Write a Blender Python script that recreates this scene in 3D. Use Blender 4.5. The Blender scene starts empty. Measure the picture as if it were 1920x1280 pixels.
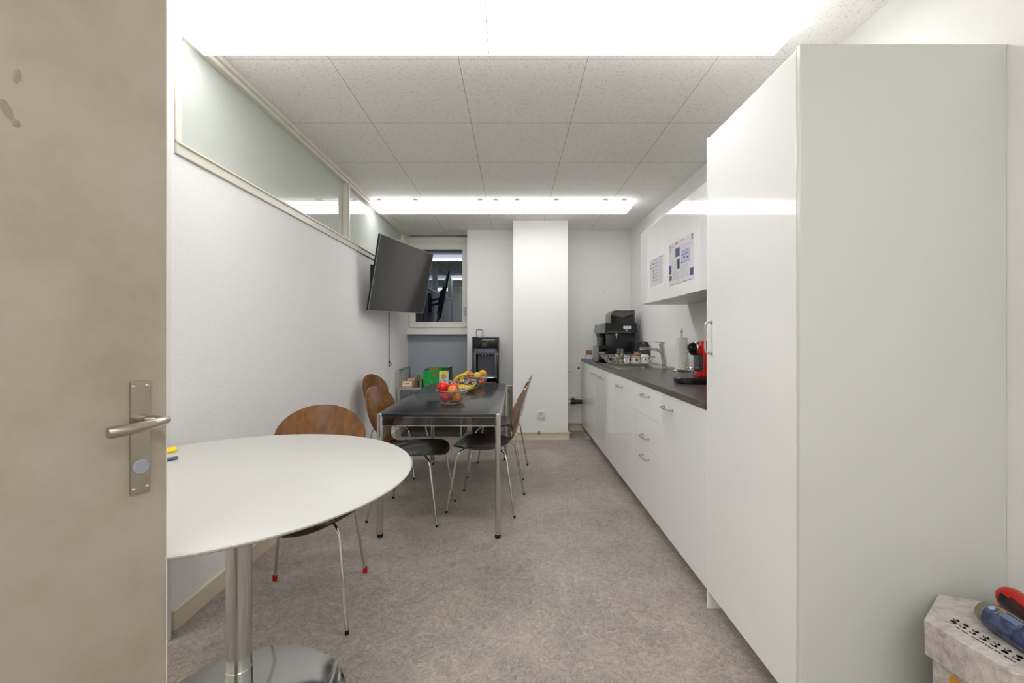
import bpy, bmesh, math, random
from mathutils import Vector, Matrix, noise
random.seed(7)
PI = math.pi
scene = bpy.context.scene
C = scene.collection

# ---------------------------------------------------------------- camera
cam_d = bpy.data.cameras.new('camera'); cam = bpy.data.objects.new('camera', cam_d); C.objects.link(cam)
cam.location = (0, 0, 1.214); cam.rotation_euler = (PI/2, 0, 0)
cam_d.sensor_width = 36; cam_d.lens = 36*825/1920
cam_d.shift_x = -2/1920; cam_d.shift_y = -13/1920
cam_d.clip_start = 0.02; cam_d.clip_end = 60
scene.camera = cam
# ---------------------------------------------------------------- world: night outside
w = bpy.data.worlds.new('night'); scene.world = w; w.use_nodes = True
w.node_tree.nodes['Background'].inputs[0].default_value = (0.02, 0.025, 0.035, 1)
w.node_tree.nodes['Background'].inputs[1].default_value = 0.3
# ---------------------------------------------------------------- exposure
vs = scene.view_settings
vs.view_transform = 'Standard'; vs.look = 'None'; vs.gamma = 1; vs.use_curve_mapping = False
vs.exposure = 2.03
LAMP = 4.0           # strength of the fluorescent diffusers

# ================================================================ helpers
def lin(c):
    return tuple(((v/255)/12.92 if v/255 <= .04045 else ((v/255+.055)/1.055)**2.4) for v in c) + (1,)

def mat(name, col, rough=.5, metal=0, spec=.5, coat=0, emit=0, trans=0, ior=1.45, alpha=1):
    m = bpy.data.materials.new(name); m.use_nodes = True
    b = m.node_tree.nodes['Principled BSDF']
    b.inputs['Base Color'].default_value = lin(col)
    b.inputs['Roughness'].default_value = rough
    b.inputs['Metallic'].default_value = metal
    b.inputs['Specular IOR Level'].default_value = spec
    b.inputs['Coat Weight'].default_value = coat
    b.inputs['Coat Roughness'].default_value = .03
    b.inputs['IOR'].default_value = ior
    b.inputs['Transmission Weight'].default_value = trans
    if emit:
        b.inputs['Emission Color'].default_value = lin(col); b.inputs['Emission Strength'].default_value = emit
    return m

def N(m, t, **k):
    n = m.node_tree.nodes.new(t)
    for a, v in k.items():
        if a in n.inputs: n.inputs[a].default_value = v
        else: setattr(n, a, v)
    return n
def L(m, a, b): m.node_tree.links.new(a, b)
def coords(m, scale=(1,1,1), kind='Object'):
    tc = N(m, 'ShaderNodeTexCoord'); mp = N(m, 'ShaderNodeMapping'); mp.inputs['Scale'].default_value = scale
    L(m, tc.outputs[kind], mp.inputs[0]); return mp.outputs[0]
def ramp(m, src, stops):
    r = N(m, 'ShaderNodeValToRGB'); e = r.color_ramp.elements
    while len(e) < len(stops): e.new(.5)
    for i, (p, c) in enumerate(stops): e[i].position = p; e[i].color = lin(c)
    L(m, src, r.inputs[0]); return r.outputs[0]
def bsdf(m): return m.node_tree.nodes['Principled BSDF']
def add_bump(m, src, strength=.3, dist=.01):
    b = N(m, 'ShaderNodeBump'); b.inputs['Strength'].default_value = strength; b.inputs['Distance'].default_value = dist
    L(m, src, b.inputs['Height']); L(m, b.outputs[0], bsdf(m).inputs['Normal']); return b
def noise_tex(m, vec, scale, detail=4, rough=.6, dist=0):
    n = N(m, 'ShaderNodeTexNoise'); n.inputs['Scale'].default_value = scale; n.inputs['Detail'].default_value = detail
    n.inputs['Roughness'].default_value = rough; n.inputs['Distortion'].default_value = dist
    L(m, vec, n.inputs['Vector']); return n.outputs['Fac']

# ================================================================ materials
M = {}
def wallmat(name, col, scale, st):
    m = mat(name, col, .75, spec=.25); v = coords(m, (1, 1, 1))
    add_bump(m, noise_tex(m, v, scale, 5, .6), st, .004); return m
M['wall'] = wallmat('painted_plaster', (236, 235, 232), 130, .35)
M['wall_left'] = wallmat('painted_woodchip', (236, 235, 233), 85, .5)
M['wall_near'] = wallmat('cream_plaster', (226, 223, 211), 130, .35)
M['board'] = mat('white_board', (226, 225, 221), .45)
M['grey_panel'] = mat('blue_grey_panel', (158, 163, 172), .5)
M['gloss'] = mat('white_gloss_laminate', (236, 236, 234), .045, spec=.55)
M['carcass'] = mat('white_melamine', (214, 214, 209), .35)
M['side_panel'] = mat('pale_satin_panel', (208, 210, 203), .22, spec=.45)
M['cream'] = mat('cream_lacquer', (222, 217, 203), .35)
M['frame_white'] = mat('window_white', (226, 224, 214), .35)
M['dark'] = mat('black_plastic', (26, 26, 27), .32)
M['black_gloss'] = mat('black_gloss', (18, 18, 20), .08)
M['rubber'] = mat('black_rubber', (20, 20, 20), .6)
M['chrome'] = mat('chrome', (205, 205, 203), .1, 1)
M['nickel'] = mat('satin_nickel', (176, 168, 155), .3, 1)
M['steel'] = mat('brushed_steel', (178, 176, 170), .28, 1)
M['red_cap'] = mat('red_plastic', (190, 20, 18), .4)
M['table_white'] = mat('white_table_laminate', (194, 193, 186), .38)
M['dark_edge'] = mat('dark_edge', (14, 14, 14), .3)
M['grey_plastic'] = mat('grey_plastic', (128, 130, 126), .4)
M['charcoal'] = mat('charcoal_plastic', (66, 66, 66), .35)
M['base_cream'] = mat('cream_baseboard_paint', (222, 211, 188), .4)
M['slate_plastic'] = mat('slate_plastic', (82, 87, 98), .3)
M['socket_white'] = mat('socket_white', (226, 226, 222), .3)
M['paper_white'] = mat('paper_white', (226, 226, 230), .7)
M['ink_blue'] = mat('print_blue', (82, 78, 130), .6)
M['ink_pale_blue'] = mat('print_pale_blue', (190, 192, 220), .6)
M['ink_grey'] = mat('print_grey', (150, 150, 156), .6)
M['ink_dark'] = mat('print_dark', (60, 60, 62), .6)
M['ink_brown'] = mat('print_brown', (110, 98, 78), .6)
M['ink_red'] = mat('print_red', (190, 60, 50), .6)
M['black_ink'] = mat('black_ink', (22, 21, 20), .5)
M['white_ceramic'] = mat('white_ceramic', (232, 230, 224), .15)
M['green_logo'] = mat('green_print', (84, 110, 50), .5)
M['red_body'] = mat('red_lacquer', (196, 14, 10), .1, coat=.5)
M['tissue'] = mat('tissue_paper', (226, 224, 216), .9, spec=.1)
M['yellow'] = mat('yellow_print', (240, 208, 10), .4)
M['gold'] = mat('gold_print', (205, 170, 60), .4)
M['card_brown'] = mat('brown_cardboard', (158, 112, 70), .8)
M['orange_card'] = mat('orange_card', (222, 160, 92), .6)
M['pink_card'] = mat('salmon_card', (232, 186, 160), .6)
M['olive'] = mat('olive_card', (128, 128, 80), .6)
M['dark_panel'] = mat('dark_panel_plain', (70, 66, 63), .7)
M['deep_blue'] = mat('booklet_blue', (58, 72, 120), .4)
M['grey_strip'] = mat('grey_metal_strip', (150, 154, 160), .4)
M['bean'] = mat('roasted_beans', (52, 30, 22), .5)

def m_lamp(name='lamp_diffuser', k=1):
    m = bpy.data.materials.new(name); m.use_nodes = True; nt = m.node_tree; nt.nodes.clear()
    o = N(m, 'ShaderNodeOutputMaterial'); e = N(m, 'ShaderNodeEmission')
    e.inputs[0].default_value = (.985, .985, 1.01, 1); e.inputs[1].default_value = LAMP*k
    L(m, e.outputs[0], o.inputs[0]); return m
M['lamp'] = m_lamp('lamp_diffuser', .62); M['lamp_side'] = m_lamp('lamp_diffuser_side', .3); M['lamp_fill'] = m_lamp('fill_diffuser', .95); M['lamp_hall_fill'] = m_lamp('hall_fill_diffuser', 1.6)  # last two emitters serve the added fill lamps

def m_thin_glass(name, tint, ior=1.5, extra=0, rough=0.0, haze=0, haze_col=(200, 205, 198)):
    m = bpy.data.materials.new(name); m.use_nodes = True; nt = m.node_tree; nt.nodes.clear()
    o = N(m, 'ShaderNodeOutputMaterial'); t = N(m, 'ShaderNodeBsdfTransparent'); g = N(m, 'ShaderNodeBsdfGlossy')
    t.inputs[0].default_value = lin(tint); g.inputs['Roughness'].default_value = rough
    lw = N(m, 'ShaderNodeLayerWeight'); lw.inputs[0].default_value = .5
    pw = N(m, 'ShaderNodeMath', operation='POWER'); L(m, lw.outputs['Facing'], pw.inputs[0]); pw.inputs[1].default_value = 4.0
    f = N(m, 'ShaderNodeMath', operation='MULTIPLY_ADD'); L(m, pw.outputs[0], f.inputs[0]); f.inputs[1].default_value = .9; f.inputs[2].default_value = ((ior-1)/(ior+1))**2
    a = N(m, 'ShaderNodeMath', operation='ADD', use_clamp=True); a.inputs[1].default_value = extra
    L(m, f.outputs[0], a.inputs[0]); mx = N(m, 'ShaderNodeMixShader')
    L(m, a.outputs[0], mx.inputs[0]); base = t.outputs[0]
    if haze:
        d = N(m, 'ShaderNodeBsdfDiffuse'); d.inputs[0].default_value = lin(haze_col); mh = N(m, 'ShaderNodeMixShader')
        mh.inputs[0].default_value = haze; L(m, t.outputs[0], mh.inputs[1]); L(m, d.outputs[0], mh.inputs[2]); base = mh.outputs[0]
    L(m, base, mx.inputs[1]); L(m, g.outputs[0], mx.inputs[2]); L(m, mx.outputs[0], o.inputs[0]); return m
M['glass'] = m_thin_glass('clear_glass', (246, 249, 248), 1.45, .06)
M['bowl_glass'] = m_thin_glass('thick_bowl_glass', (240, 246, 244), 1.5, .05, haze=.03, haze_col=(235, 240, 238))
M['bowl_rim'] = m_thin_glass('bowl_rim_glass', (225, 235, 232), 1.5, .15, haze=.45, haze_col=(235, 240, 238))
M['pane'] = m_thin_glass('partition_glass', (226, 232, 224), 1.5, .05, haze=.82, haze_col=(212, 217, 207))
M['smoke'] = m_thin_glass('smoked_plastic', (168, 160, 155), 1.45, .03, .05)
M['night_pane'] = mat('night_window_pane', (16, 19, 28), 0.0, spec=.5, ior=2.2); bsdf(M['night_pane']).inputs['Specular Tint'].default_value = (.74, .84, 1, 1)
M['apron_smoke'] = m_thin_glass('tinted_apron_panel', (196, 194, 190), 1.5, .03, .08)

def m_ceiling():
    m = mat('acoustic_ceiling_tile', (242, 240, 235), .85, spec=.15)
    tc = N(m, 'ShaderNodeTexCoord'); sp = N(m, 'ShaderNodeSeparateXYZ'); L(m, tc.outputs['Object'], sp.inputs[0])
    masks = []
    for ax, off, pitch in ((0, -.26, .6165), (1, 2.105, .63)):
        s = N(m, 'ShaderNodeMath', operation='SUBTRACT'); L(m, sp.outputs[ax], s.inputs[0]); s.inputs[1].default_value = off - 50*pitch
        d = N(m, 'ShaderNodeMath', operation='DIVIDE'); L(m, s.outputs[0], d.inputs[0]); d.inputs[1].default_value = pitch
        fr = N(m, 'ShaderNodeMath', operation='FRACT'); L(m, d.outputs[0], fr.inputs[0])
        p = N(m, 'ShaderNodeMath', operation='PINGPONG'); L(m, fr.outputs[0], p.inputs[0]); p.inputs[1].default_value = .5
        lt = N(m, 'ShaderNodeMath', operation='LESS_THAN'); L(m, p.outputs[0], lt.inputs[0]); lt.inputs[1].default_value = (.0026 if ax == 0 else .0022)
        masks.append(lt.outputs[0])
        fl = N(m, 'ShaderNodeMath', operation='FLOOR'); L(m, d.outputs[0], fl.inputs[0]); masks.append(fl.outputs[0])
    mx = N(m, 'ShaderNodeMath', operation='MAXIMUM'); L(m, masks[0], mx.inputs[0]); L(m, masks[2], mx.inputs[1])
    # worm marks whose direction changes per tile
    cb = N(m, 'ShaderNodeCombineXYZ'); L(m, masks[1], cb.inputs[0]); L(m, masks[3], cb.inputs[1])
    wn = N(m, 'ShaderNodeTexWhiteNoise'); L(m, cb.outputs[0], wn.inputs['Vector'])
    mp1 = N(m, 'ShaderNodeMapping'); mp1.inputs['Scale'].default_value = (75, 250, 1); L(m, tc.outputs['Object'], mp1.inputs[0])
    mp2 = N(m, 'ShaderNodeMapping'); mp2.inputs['Scale'].default_value = (220, 85, 1); mp2.inputs['Rotation'].default_value = (0,0,.5); L(m, tc.outputs['Object'], mp2.inputs[0])
    n1 = noise_tex(m, mp1.outputs[0], 1, 2, .5); n2 = noise_tex(m, mp2.outputs[0], 1, 2, .5)
    gt = N(m, 'ShaderNodeMath', operation='GREATER_THAN'); L(m, wn.outputs['Value'], gt.inputs[0]); gt.inputs[1].default_value = .5
    mixf = N(m, 'ShaderNodeMix', data_type='FLOAT'); L(m, gt.outputs[0], mixf.inputs[0]); L(m, n1, mixf.inputs[2]); L(m, n2, mixf.inputs[3])
    r = ramp(m, mixf.outputs[0], [(.0, (175, 173, 167)), (.33, (206, 204, 198)), (.38, (243, 241, 236)), (1, (245, 243, 238))])
    mc = N(m, 'ShaderNodeMix', data_type='RGBA'); L(m, mx.outputs[0], mc.inputs[0]); L(m, r, mc.inputs[6]); mc.inputs[7].default_value = lin((168, 164, 156))
    L(m, mc.outputs[2], bsdf(m).inputs['Base Color'])
    add_bump(m, mixf.outputs[0], .3, .003); return m
M['ceiling'] = m_ceiling()

def m_floor():
    m = mat('marbled_linoleum', (120, 110, 103), .42, spec=.35)
    v = coords(m, (1, 1, 1))
    a = noise_tex(m, v, 2.6, 6, .62, .6); b = noise_tex(m, v, 22, 6, .75, 2.2); c = noise_tex(m, v, 75, 4, .7, 2.5)
    s = N(m, 'ShaderNodeMath', operation='MULTIPLY'); s.inputs[1].default_value = .22; L(m, a, s.inputs[0])
    s2 = N(m, 'ShaderNodeMath', operation='MULTIPLY_ADD'); s2.inputs[1].default_value = .43; L(m, b, s2.inputs[0]); L(m, s.outputs[0], s2.inputs[2])
    s3 = N(m, 'ShaderNodeMath', operation='MULTIPLY_ADD'); s3.inputs[1].default_value = .35; L(m, c, s3.inputs[0]); L(m, s2.outputs[0], s3.inputs[2])
    r = ramp(m, s3.outputs[0], [(.34, (108, 99, 92)), (.45, (142, 133, 124)), (.52, (162, 153, 143)), (.59, (180, 171, 158)), (.68, (206, 197, 180))])
    L(m, r, bsdf(m).inputs['Base Color']); return m
M['floor'] = m_floor()

def m_wood(name, c1, c2, c3, rough):
    m = mat(name, c2, rough, coat=.25)
    v = coords(m, (34, 34, 1.4)); a = noise_tex(m, v, 1.0, 5, .65, .4)
    v2 = coords(m, (3, 3, .8)); b = noise_tex(m, v2, 1.6, 3, .5)
    s = N(m, 'ShaderNodeMath', operation='MULTIPLY_ADD'); s.inputs[1].default_value = .6; L(m, a, s.inputs[0])
    t = N(m, 'ShaderNodeMath', operation='MULTIPLY'); t.inputs[1].default_value = .4; L(m, b, t.inputs[0]); L(m, t.outputs[0], s.inputs[2])
    L(m, ramp(m, s.outputs[0], [(.3, c1), (.5, c2), (.7, c3)]), bsdf(m).inputs['Base Color']); return m
M['walnut'] = m_wood('walnut_veneer', (68, 40, 17), (110, 68, 28), (142, 93, 43), .2)
M['walnut_dark'] = m_wood('dark_walnut_veneer', (40, 26, 18), (60, 40, 30), (80, 56, 42), .2)

def m_door():
    m = mat('taupe_door_laminate', (166, 155, 142), .38, spec=.4)
    v = coords(m, (1, 1, 1)); a = noise_tex(m, v, 5, 4, .6)
    L(m, ramp(m, a, [(.3, (155, 145, 131)), (.5, (166, 156, 143)), (.7, (172, 163, 151))]), bsdf(m).inputs['Base Color'])
    b = noise_tex(m, v, 260, 2, .5); add_bump(m, b, .08, .002); return m
M['door'] = m_door()

def m_worktop():
    m = mat('dark_worktop_laminate', (88, 82, 78), .33, spec=.45)
    v = coords(m, (9, 3, 3)); a = noise_tex(m, v, 3, 6, .7, .5)
    L(m, ramp(m, a, [(.3, (66, 61, 58)), (.5, (84, 78, 74)), (.7, (100, 94, 89))]), bsdf(m).inputs['Base Color']); return m
M['worktop'] = m_worktop()

def m_black_top():
    m = mat('black_table_laminate', (40, 41, 43), .2, spec=.6)
    v = coords(m, (60, 3, 1)); a = noise_tex(m, v, 2, 3, .5)
    rr = N(m, 'ShaderNodeMapRange'); rr.inputs[3].default_value = .12; rr.inputs[4].default_value = .24
    L(m, a, rr.inputs[0]); L(m, rr.outputs[0], bsdf(m).inputs['Roughness']); return m
M['black_top'] = m_black_top()

def m_marble():
    m = mat('marble_print_cardboard', (200, 194, 186), .4)
    v = coords(m, (16, 30, 24)); a = noise_tex(m, v, 1.5, 8, .75, .3)
    v2 = coords(m, (3, 3, 3)); b = noise_tex(m, v2, 2.5, 3, .5)
    s = N(m, 'ShaderNodeMath', operation='MULTIPLY_ADD'); s.inputs[1].default_value = .65; L(m, a, s.inputs[0])
    t = N(m, 'ShaderNodeMath', operation='MULTIPLY'); t.inputs[1].default_value = .35; L(m, b, t.inputs[0]); L(m, t.outputs[0], s.inputs[2])
    L(m, ramp(m, s.outputs[0], [(.34, (128, 118, 120)), (.45, (174, 166, 161)), (.53, (198, 191, 184)), (.62, (212, 206, 199))]), bsdf(m).inputs['Base Color']); return m
M['marble'] = m_marble()

def m_fruit(name, c1, c2, scale=7):
    m = mat(name, c1, .22, spec=.5); v = coords(m, (1, 1, .35)); a = noise_tex(m, v, scale*3, 4, .6)
    L(m, ramp(m, a, [(.38, c1), (.62, c2)]), bsdf(m).inputs['Base Color']); return m
M['apple_red'] = m_fruit('red_apple_skin', (200, 16, 18), (226, 40, 30))
M['apple_mix'] = m_fruit('blushed_apple_skin', (206, 44, 24), (236, 150, 50))
M['apple_pink'] = m_fruit('pink_apple_skin', (196, 30, 50), (222, 80, 70))
M['apple_peach'] = m_fruit('orange_apple_skin', (230, 150, 80), (226, 90, 60))
M['apple_yellow'] = m_fruit('yellow_apple_skin', (226, 206, 60), (212, 196, 70))
M['apple_gold'] = m_fruit('golden_apple_skin', (240, 186, 20), (230, 160, 40))
M['banana'] = m_fruit('banana_skin', (238, 204, 30), (226, 184, 24))
M['stem'] = mat('fruit_stem', (70, 46, 26), .7)

def m_green_box():
    m = mat('green_printed_cardboard', (10, 160, 70), .5)
    v = coords(m, (30, 30, 30)); vo = N(m, 'ShaderNodeTexVoronoi'); L(m, v, vo.inputs['Vector']); vo.inputs['Scale'].default_value = 1.0
    vo.inputs['Randomness'].default_value = .25
    L(m, ramp(m, vo.outputs['Distance'], [(.0, (120, 215, 140)), (.12, (96, 205, 120)), (.2, (8, 158, 66)), (1, (6, 152, 64))]), bsdf(m).inputs['Base Color']); return m
M['green'] = m_green_box()
M['dark_green'] = mat('dark_green_cardboard', (18, 74, 52), .5)

def m_cup(name, cols):
    m = mat(name, cols[0], .2); v = coords(m, (25, 25, 25)); a = noise_tex(m, v, 1.2, 2, .5)
    L(m, ramp(m, a, [(.35+.1*i, c) for i, c in enumerate(cols)]), bsdf(m).inputs['Base Color']); return m
M['cup_colour'] = m_cup('painted_cup', [(34, 48, 86), (44, 66, 96), (222, 206, 160), (206, 200, 90)])
M['cup_brown'] = m_cup('brown_pattern_cup', [(126, 92, 72), (170, 138, 116), (120, 80, 62)])
M['can_blue'] = m_cup('blue_can_print', [(72, 82, 116), (58, 67, 100), (86, 96, 130)]); bsdf(M['can_blue']).inputs['Metallic'].default_value = .5
M['can_dark'] = mat('dark_navy_can_print', (18, 18, 30), .25, .4)
M['can_gold'] = mat('gold_can_print', (168, 140, 90), .3, .7)
M['can_grey'] = mat('bare_can_metal', (150, 145, 130), .25, 1)
M['can_red'] = mat('red_can_print', (200, 18, 14), .2, .3)
M['can_maroon'] = mat('dark_red_can_print', (70, 14, 14), .25, .3)
M['pale_blue'] = mat('pale_blue_print', (150, 172, 205), .4)
M['tv'] = mat('tv_screen', (34, 33, 31), .16, spec=.9)
M['amber'] = mat('amber_badge', (210, 140, 50), .4)
M['stain'] = mat('coffee_stain', (176, 160, 128), .3)
M['scuff'] = mat('door_scuff', (142, 134, 114), .45)

# ================================================================ mesh builder
class MB:
    def __init__(s): s.bm = bmesh.new(); s.mi = 0
    def _fin(s, verts):
        fs = set(f for v in verts for f in v.link_faces)
        for f in fs: f.material_index = s.mi
    def box(s, x0, x1, y0, y1, z0, z1, bev=0, rot=None, seg=2):
        r = bmesh.ops.create_cube(s.bm, size=1); vs_ = r['verts']
        bmesh.ops.transform(s.bm, matrix=Matrix.LocRotScale(Vector(((x0+x1)/2, (y0+y1)/2, (z0+z1)/2)), None, Vector((abs(x1-x0), abs(y1-y0), abs(z1-z0)))), verts=vs_)
        s._fin(vs_)
        if bev:
            es = list(set(e for v in vs_ for e in v.link_edges))
            rr = bmesh.ops.bevel(s.bm, geom=es, offset=bev, segments=seg, affect='EDGES', profile=.5)
            for f in rr['faces']: f.material_index = s.mi
            vs_ = list(set(v for f in rr['faces'] for v in f.verts) | set(v for v in vs_ if v.is_valid))
        if rot is not None: bmesh.ops.transform(s.bm, matrix=rot, verts=vs_)
        return s
    def loft(s, rings, cap=True, closed=True):
        rows = [[s.bm.verts.new(p) for p in r] for r in rings]; n = len(rows[0]); out = []
        for a, b in zip(rows, rows[1:]):
            for i in range(n if closed else n-1):
                j = (i+1) % n
                try: out.append(s.bm.faces.new((a[i], a[j], b[j], b[i])))
                except ValueError: pass
        if cap:
            out.append(s.bm.faces.new(rows[0][::-1])); out.append(s.bm.faces.new(rows[-1]))
        for f in out: f.material_index = s.mi
        return s
    def tube(s, path, r, n=10, cap=True):
        P = [Vector(p) for p in path]; rings = []
        R = r if isinstance(r, (list, tuple)) else [r]*len(P)
        t0 = (P[1]-P[0]).normalized(); up = Vector((0, 0, 1)) if abs(t0.z) < .9 else Vector((1, 0, 0))
        u = t0.cross(up).normalized()
        for i, p in enumerate(P):
            t = ((P[min(i+1, len(P)-1)]-P[max(i-1, 0)])).normalized()
            u = (u - t*u.dot(t)).normalized(); v = t.cross(u)
            rings.append([p + (u*math.cos(2*PI*k/n) + v*math.sin(2*PI*k/n))*R[i] for k in range(n)])
        return s.loft(rings, cap)
    def cyl(s, a, b, r, n=20, r2=None): return s.tube([a, b], [r, r if r2 is None else r2], n)
    def lathe(s, prof, c=(0, 0, 0), n=32, axis=None, cap=False):
        Rm = Matrix.Translation(Vector(c))
        if axis is not None: Rm = Rm @ Vector(axis).to_track_quat('Z', 'Y').to_matrix().to_4x4()
        rings = [[Rm @ Vector((max(r, 1e-5)*math.cos(2*PI*k/n), max(r, 1e-5)*math.sin(2*PI*k/n), z)) for k in range(n)] for r, z in prof]
        return s.loft(rings, cap)
    def prism(s, pts, a0, a1, axis='z'):
        def P(p, a):
            if axis == 'z': return (p[0], p[1], a)
            if axis == 'y': return (p[0], a, p[1])
            return (a, p[0], p[1])
        return s.loft([[P(p, a0) for p in pts], [P(p, a1) for p in pts]])
    def sphere(s, c, r, sc=(1, 1, 1), n=20):
        pr = [(r*math.sin(PI*i/(n//2))*1.0, -r*math.cos(PI*i/(n//2))) for i in range(n//2+1)]
        st = len(s.bm.verts); s.lathe(pr, (0, 0, 0), n); s.bm.verts.ensure_lookup_table()
        bmesh.ops.transform(s.bm, matrix=Matrix.LocRotScale(Vector(c), None, Vector(sc)), verts=s.bm.verts[st:]); return s
    def quad(s, pts):
        f = s.bm.faces.new([s.bm.verts.new(p) for p in pts]); f.material_index = s.mi; return s
    def m(s, i): s.mi = i; return s
    def build(s, name, mats, parent=None, smooth=True, angle=35, recalc=True):
        bmesh.ops.remove_doubles(s.bm, verts=s.bm.verts, dist=1e-6)
        if recalc: bmesh.ops.recalc_face_normals(s.bm, faces=s.bm.faces)
        me = bpy.data.meshes.new(name); s.bm.to_mesh(me); s.bm.free()
        if not isinstance(mats, (list, tuple)): mats = [mats]
        for q in mats: me.materials.append(M[q] if isinstance(q, str) else q)
        if smooth:
            me.polygons.foreach_set('use_smooth', [True]*len(me.polygons)); me.set_sharp_from_angle(angle=math.radians(angle))
        o = bpy.data.objects.new(name, me); C.objects.link(o)
        if parent is not None:
            root = parent
            while root.parent: root = root.parent
            mw = Matrix.LocRotScale(root.location, root.rotation_euler, None)
            if not root.get('_local'): me.transform(mw.inverted())
            o.parent = parent
        return o

def thing(name, label, cat, loc, rotz=0, group=None, local=False):
    o = bpy.data.objects.new(name, None); C.objects.link(o); o.empty_display_size = .05
    o.location = loc; o.rotation_euler = (0, 0, rotz); o['label'] = label; o['category'] = cat
    if group: o['group'] = group
    if local: o['_local'] = 1
    return o
def tag(o, label, cat, group=None):
    o['label'] = label; o['category'] = cat
    if group: o['group'] = group
    return o
def struct(o): o['kind'] = 'structure'; return o
def copy_tree(o, parent=None):
    c = o.copy(); C.objects.link(c); c.parent = parent
    for ch in list(o.children): copy_tree(ch, c)
    return c
def arc(p0, p1, p2, n=6):          # quadratic bend
    p0, p1, p2 = map(Vector, (p0, p1, p2)); return [(1-t)**2*p0 + 2*t*(1-t)*p1 + t*t*p2 for t in [i/n for i in range(n+1)]]
def text_into(mb, txt, size, mw):
    cu = bpy.data.curves.new('t', 'FONT'); cu.body = txt; cu.size = size; cu.align_x = 'CENTER'; cu.align_y = 'CENTER'
    o = bpy.data.objects.new('t', cu); C.objects.link(o)
    dg = bpy.context.evaluated_depsgraph_get(); me = bpy.data.meshes.new_from_object(o.evaluated_get(dg))
    st = len(mb.bm.verts); sf = len(mb.bm.faces); mb.bm.from_mesh(me); mb.bm.verts.ensure_lookup_table(); mb.bm.faces.ensure_lookup_table()
    for f in mb.bm.faces[sf:]: f.material_index = mb.mi
    bmesh.ops.transform(mb.bm, matrix=mw, verts=mb.bm.verts[st:])
    bpy.data.objects.remove(o); bpy.data.curves.remove(cu); bpy.data.meshes.remove(me)

# ================================================================ room shell
CZ = 2.53; XL = -1.395; XR = 1.485; YE = 1.775; YB = 5.58; YN = 5.55; YW = 5.87
struct(MB().box(-3.6, 1.7, -1.4, 6.1, -.1, 0).build('floor', 'floor', smooth=False))
struct(MB().box(-3.6, 1.7, -1.4, 6.1, CZ, CZ+.1).build('ceiling', 'ceiling', smooth=False))
# left wall: solid up to the glazing, with the glazed band above it
GZ0 = 1.99; GZ1 = 2.515
struct(MB().box(XL-.10, XL, YE, 6.0, 0, GZ0-.03).box(XL-.10, XL, 5.62, 6.0, GZ0-.03, CZ)
       .box(XL-.10, XL, YE, YE+.035, GZ0-.03, CZ).box(XL-.0995, XL-.0005, YE+.03, 5.63, GZ1+.005, CZ).build('wall_left', 'wall_left', smooth=False))
struct(MB().box(-1.62, XL-.0, YE-.02, YE-.001, 0, CZ).build('wall_side', 'wall_near', smooth=False))
struct(MB().box(-3.6, -3.5, -1.4, 6.1, 0, CZ).build('wall_far_left', 'wall_near', smooth=False))
struct(MB().box(-3.5, 1.7, -1.4, -1.3, 0, CZ).build('wall_front', 'wall_near', smooth=False))
struct(MB().box(XR, XR+.1, -1.3, 5.7, 0, CZ).build('wall_right', 'wall', smooth=False))
struct(MB().box(.6, XR, YB, YB+.1, 0, CZ).build('wall_back', 'wall', smooth=False))
struct(MB().box(-.5785, .05, YN, YN+.5, 0, CZ).build('wall_recess', 'wall', smooth=False))
struct(MB().box(-3.5, XL-.1, 5.95, 6.05, 0, CZ).build('wall_corridor', 'wall', smooth=False))
struct(MB().box(0, .634, 5.08, YB+.05, 0, CZ, .004).build('wall_pillar', 'wall', smooth=False))
struct(MB().box(XL-.1, -.57, YW+.04, YW+.12, 0, CZ).build('wall_window', 'wall', smooth=False))
struct(MB().box(XL, -.5785, YW-.01, YW+.038, .02, 1.212).build('trim_1', 'grey_panel', smooth=False))
# baseboards
struct(MB().box(XL, XL+.014, YE+.02, 5.86, 0, .085, .002).build('baseboard_left', 'base_cream', smooth=False))
struct(MB().box(-.02, .652, 5.062, 5.079, 0, .083, .002).box(.634, .652, 5.079, 5.56, 0, .083).build('baseboard_pillar', 'base_cream', smooth=False))
struct(MB().box(.652, .90, 5.562, 5.579, 0, .07, .002).build('baseboard_back', 'base_cream', smooth=False))
struct(MB().box(-.5785, -.005, 5.53, 5.549, 0, .085, .002).build('baseboard_recess', 'base_cream', smooth=False))
# slim metal rail on top of pillar baseboard, continuing to the back wall
struct(MB().cyl((-.03, 5.058, .089), (.66, 5.058, .089), .006).cyl((.66, 5.058, .089), (.66, 5.56, .13), .006).build('trim_2', 'nickel'))
struct(MB().box(XL+.0, XL+.03, YE-.04, YE-.02, 0, CZ).box(XL+.0, XL+.016, YE-.02, YE+.0, 0, CZ).build('trim_3', 'board', smooth=False))
# service duct on back wall
struct(MB().box(.634, XR-.62+.1, 5.55, 5.579, .10, .40, .003).box(.634, 1.0, 5.53, 5.579, .40, .43, .003).box(.634, 1.0, 5.565, 5.5795, .43, .86, .002)
       .box(.634, 1.0, 5.54, 5.579, .095, .125, .002).build('trim_4', 'board', smooth=False))
struct(MB().box(XL+.001, XL+.004, 4.78, 4.785, .1, 1.9).build('trim_5', 'board', smooth=False))
struct(MB().box(XL, -.5785, 5.83, YW, 2.44, 2.50, .004).build('trim_6', 'frame_white', smooth=False))

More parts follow.
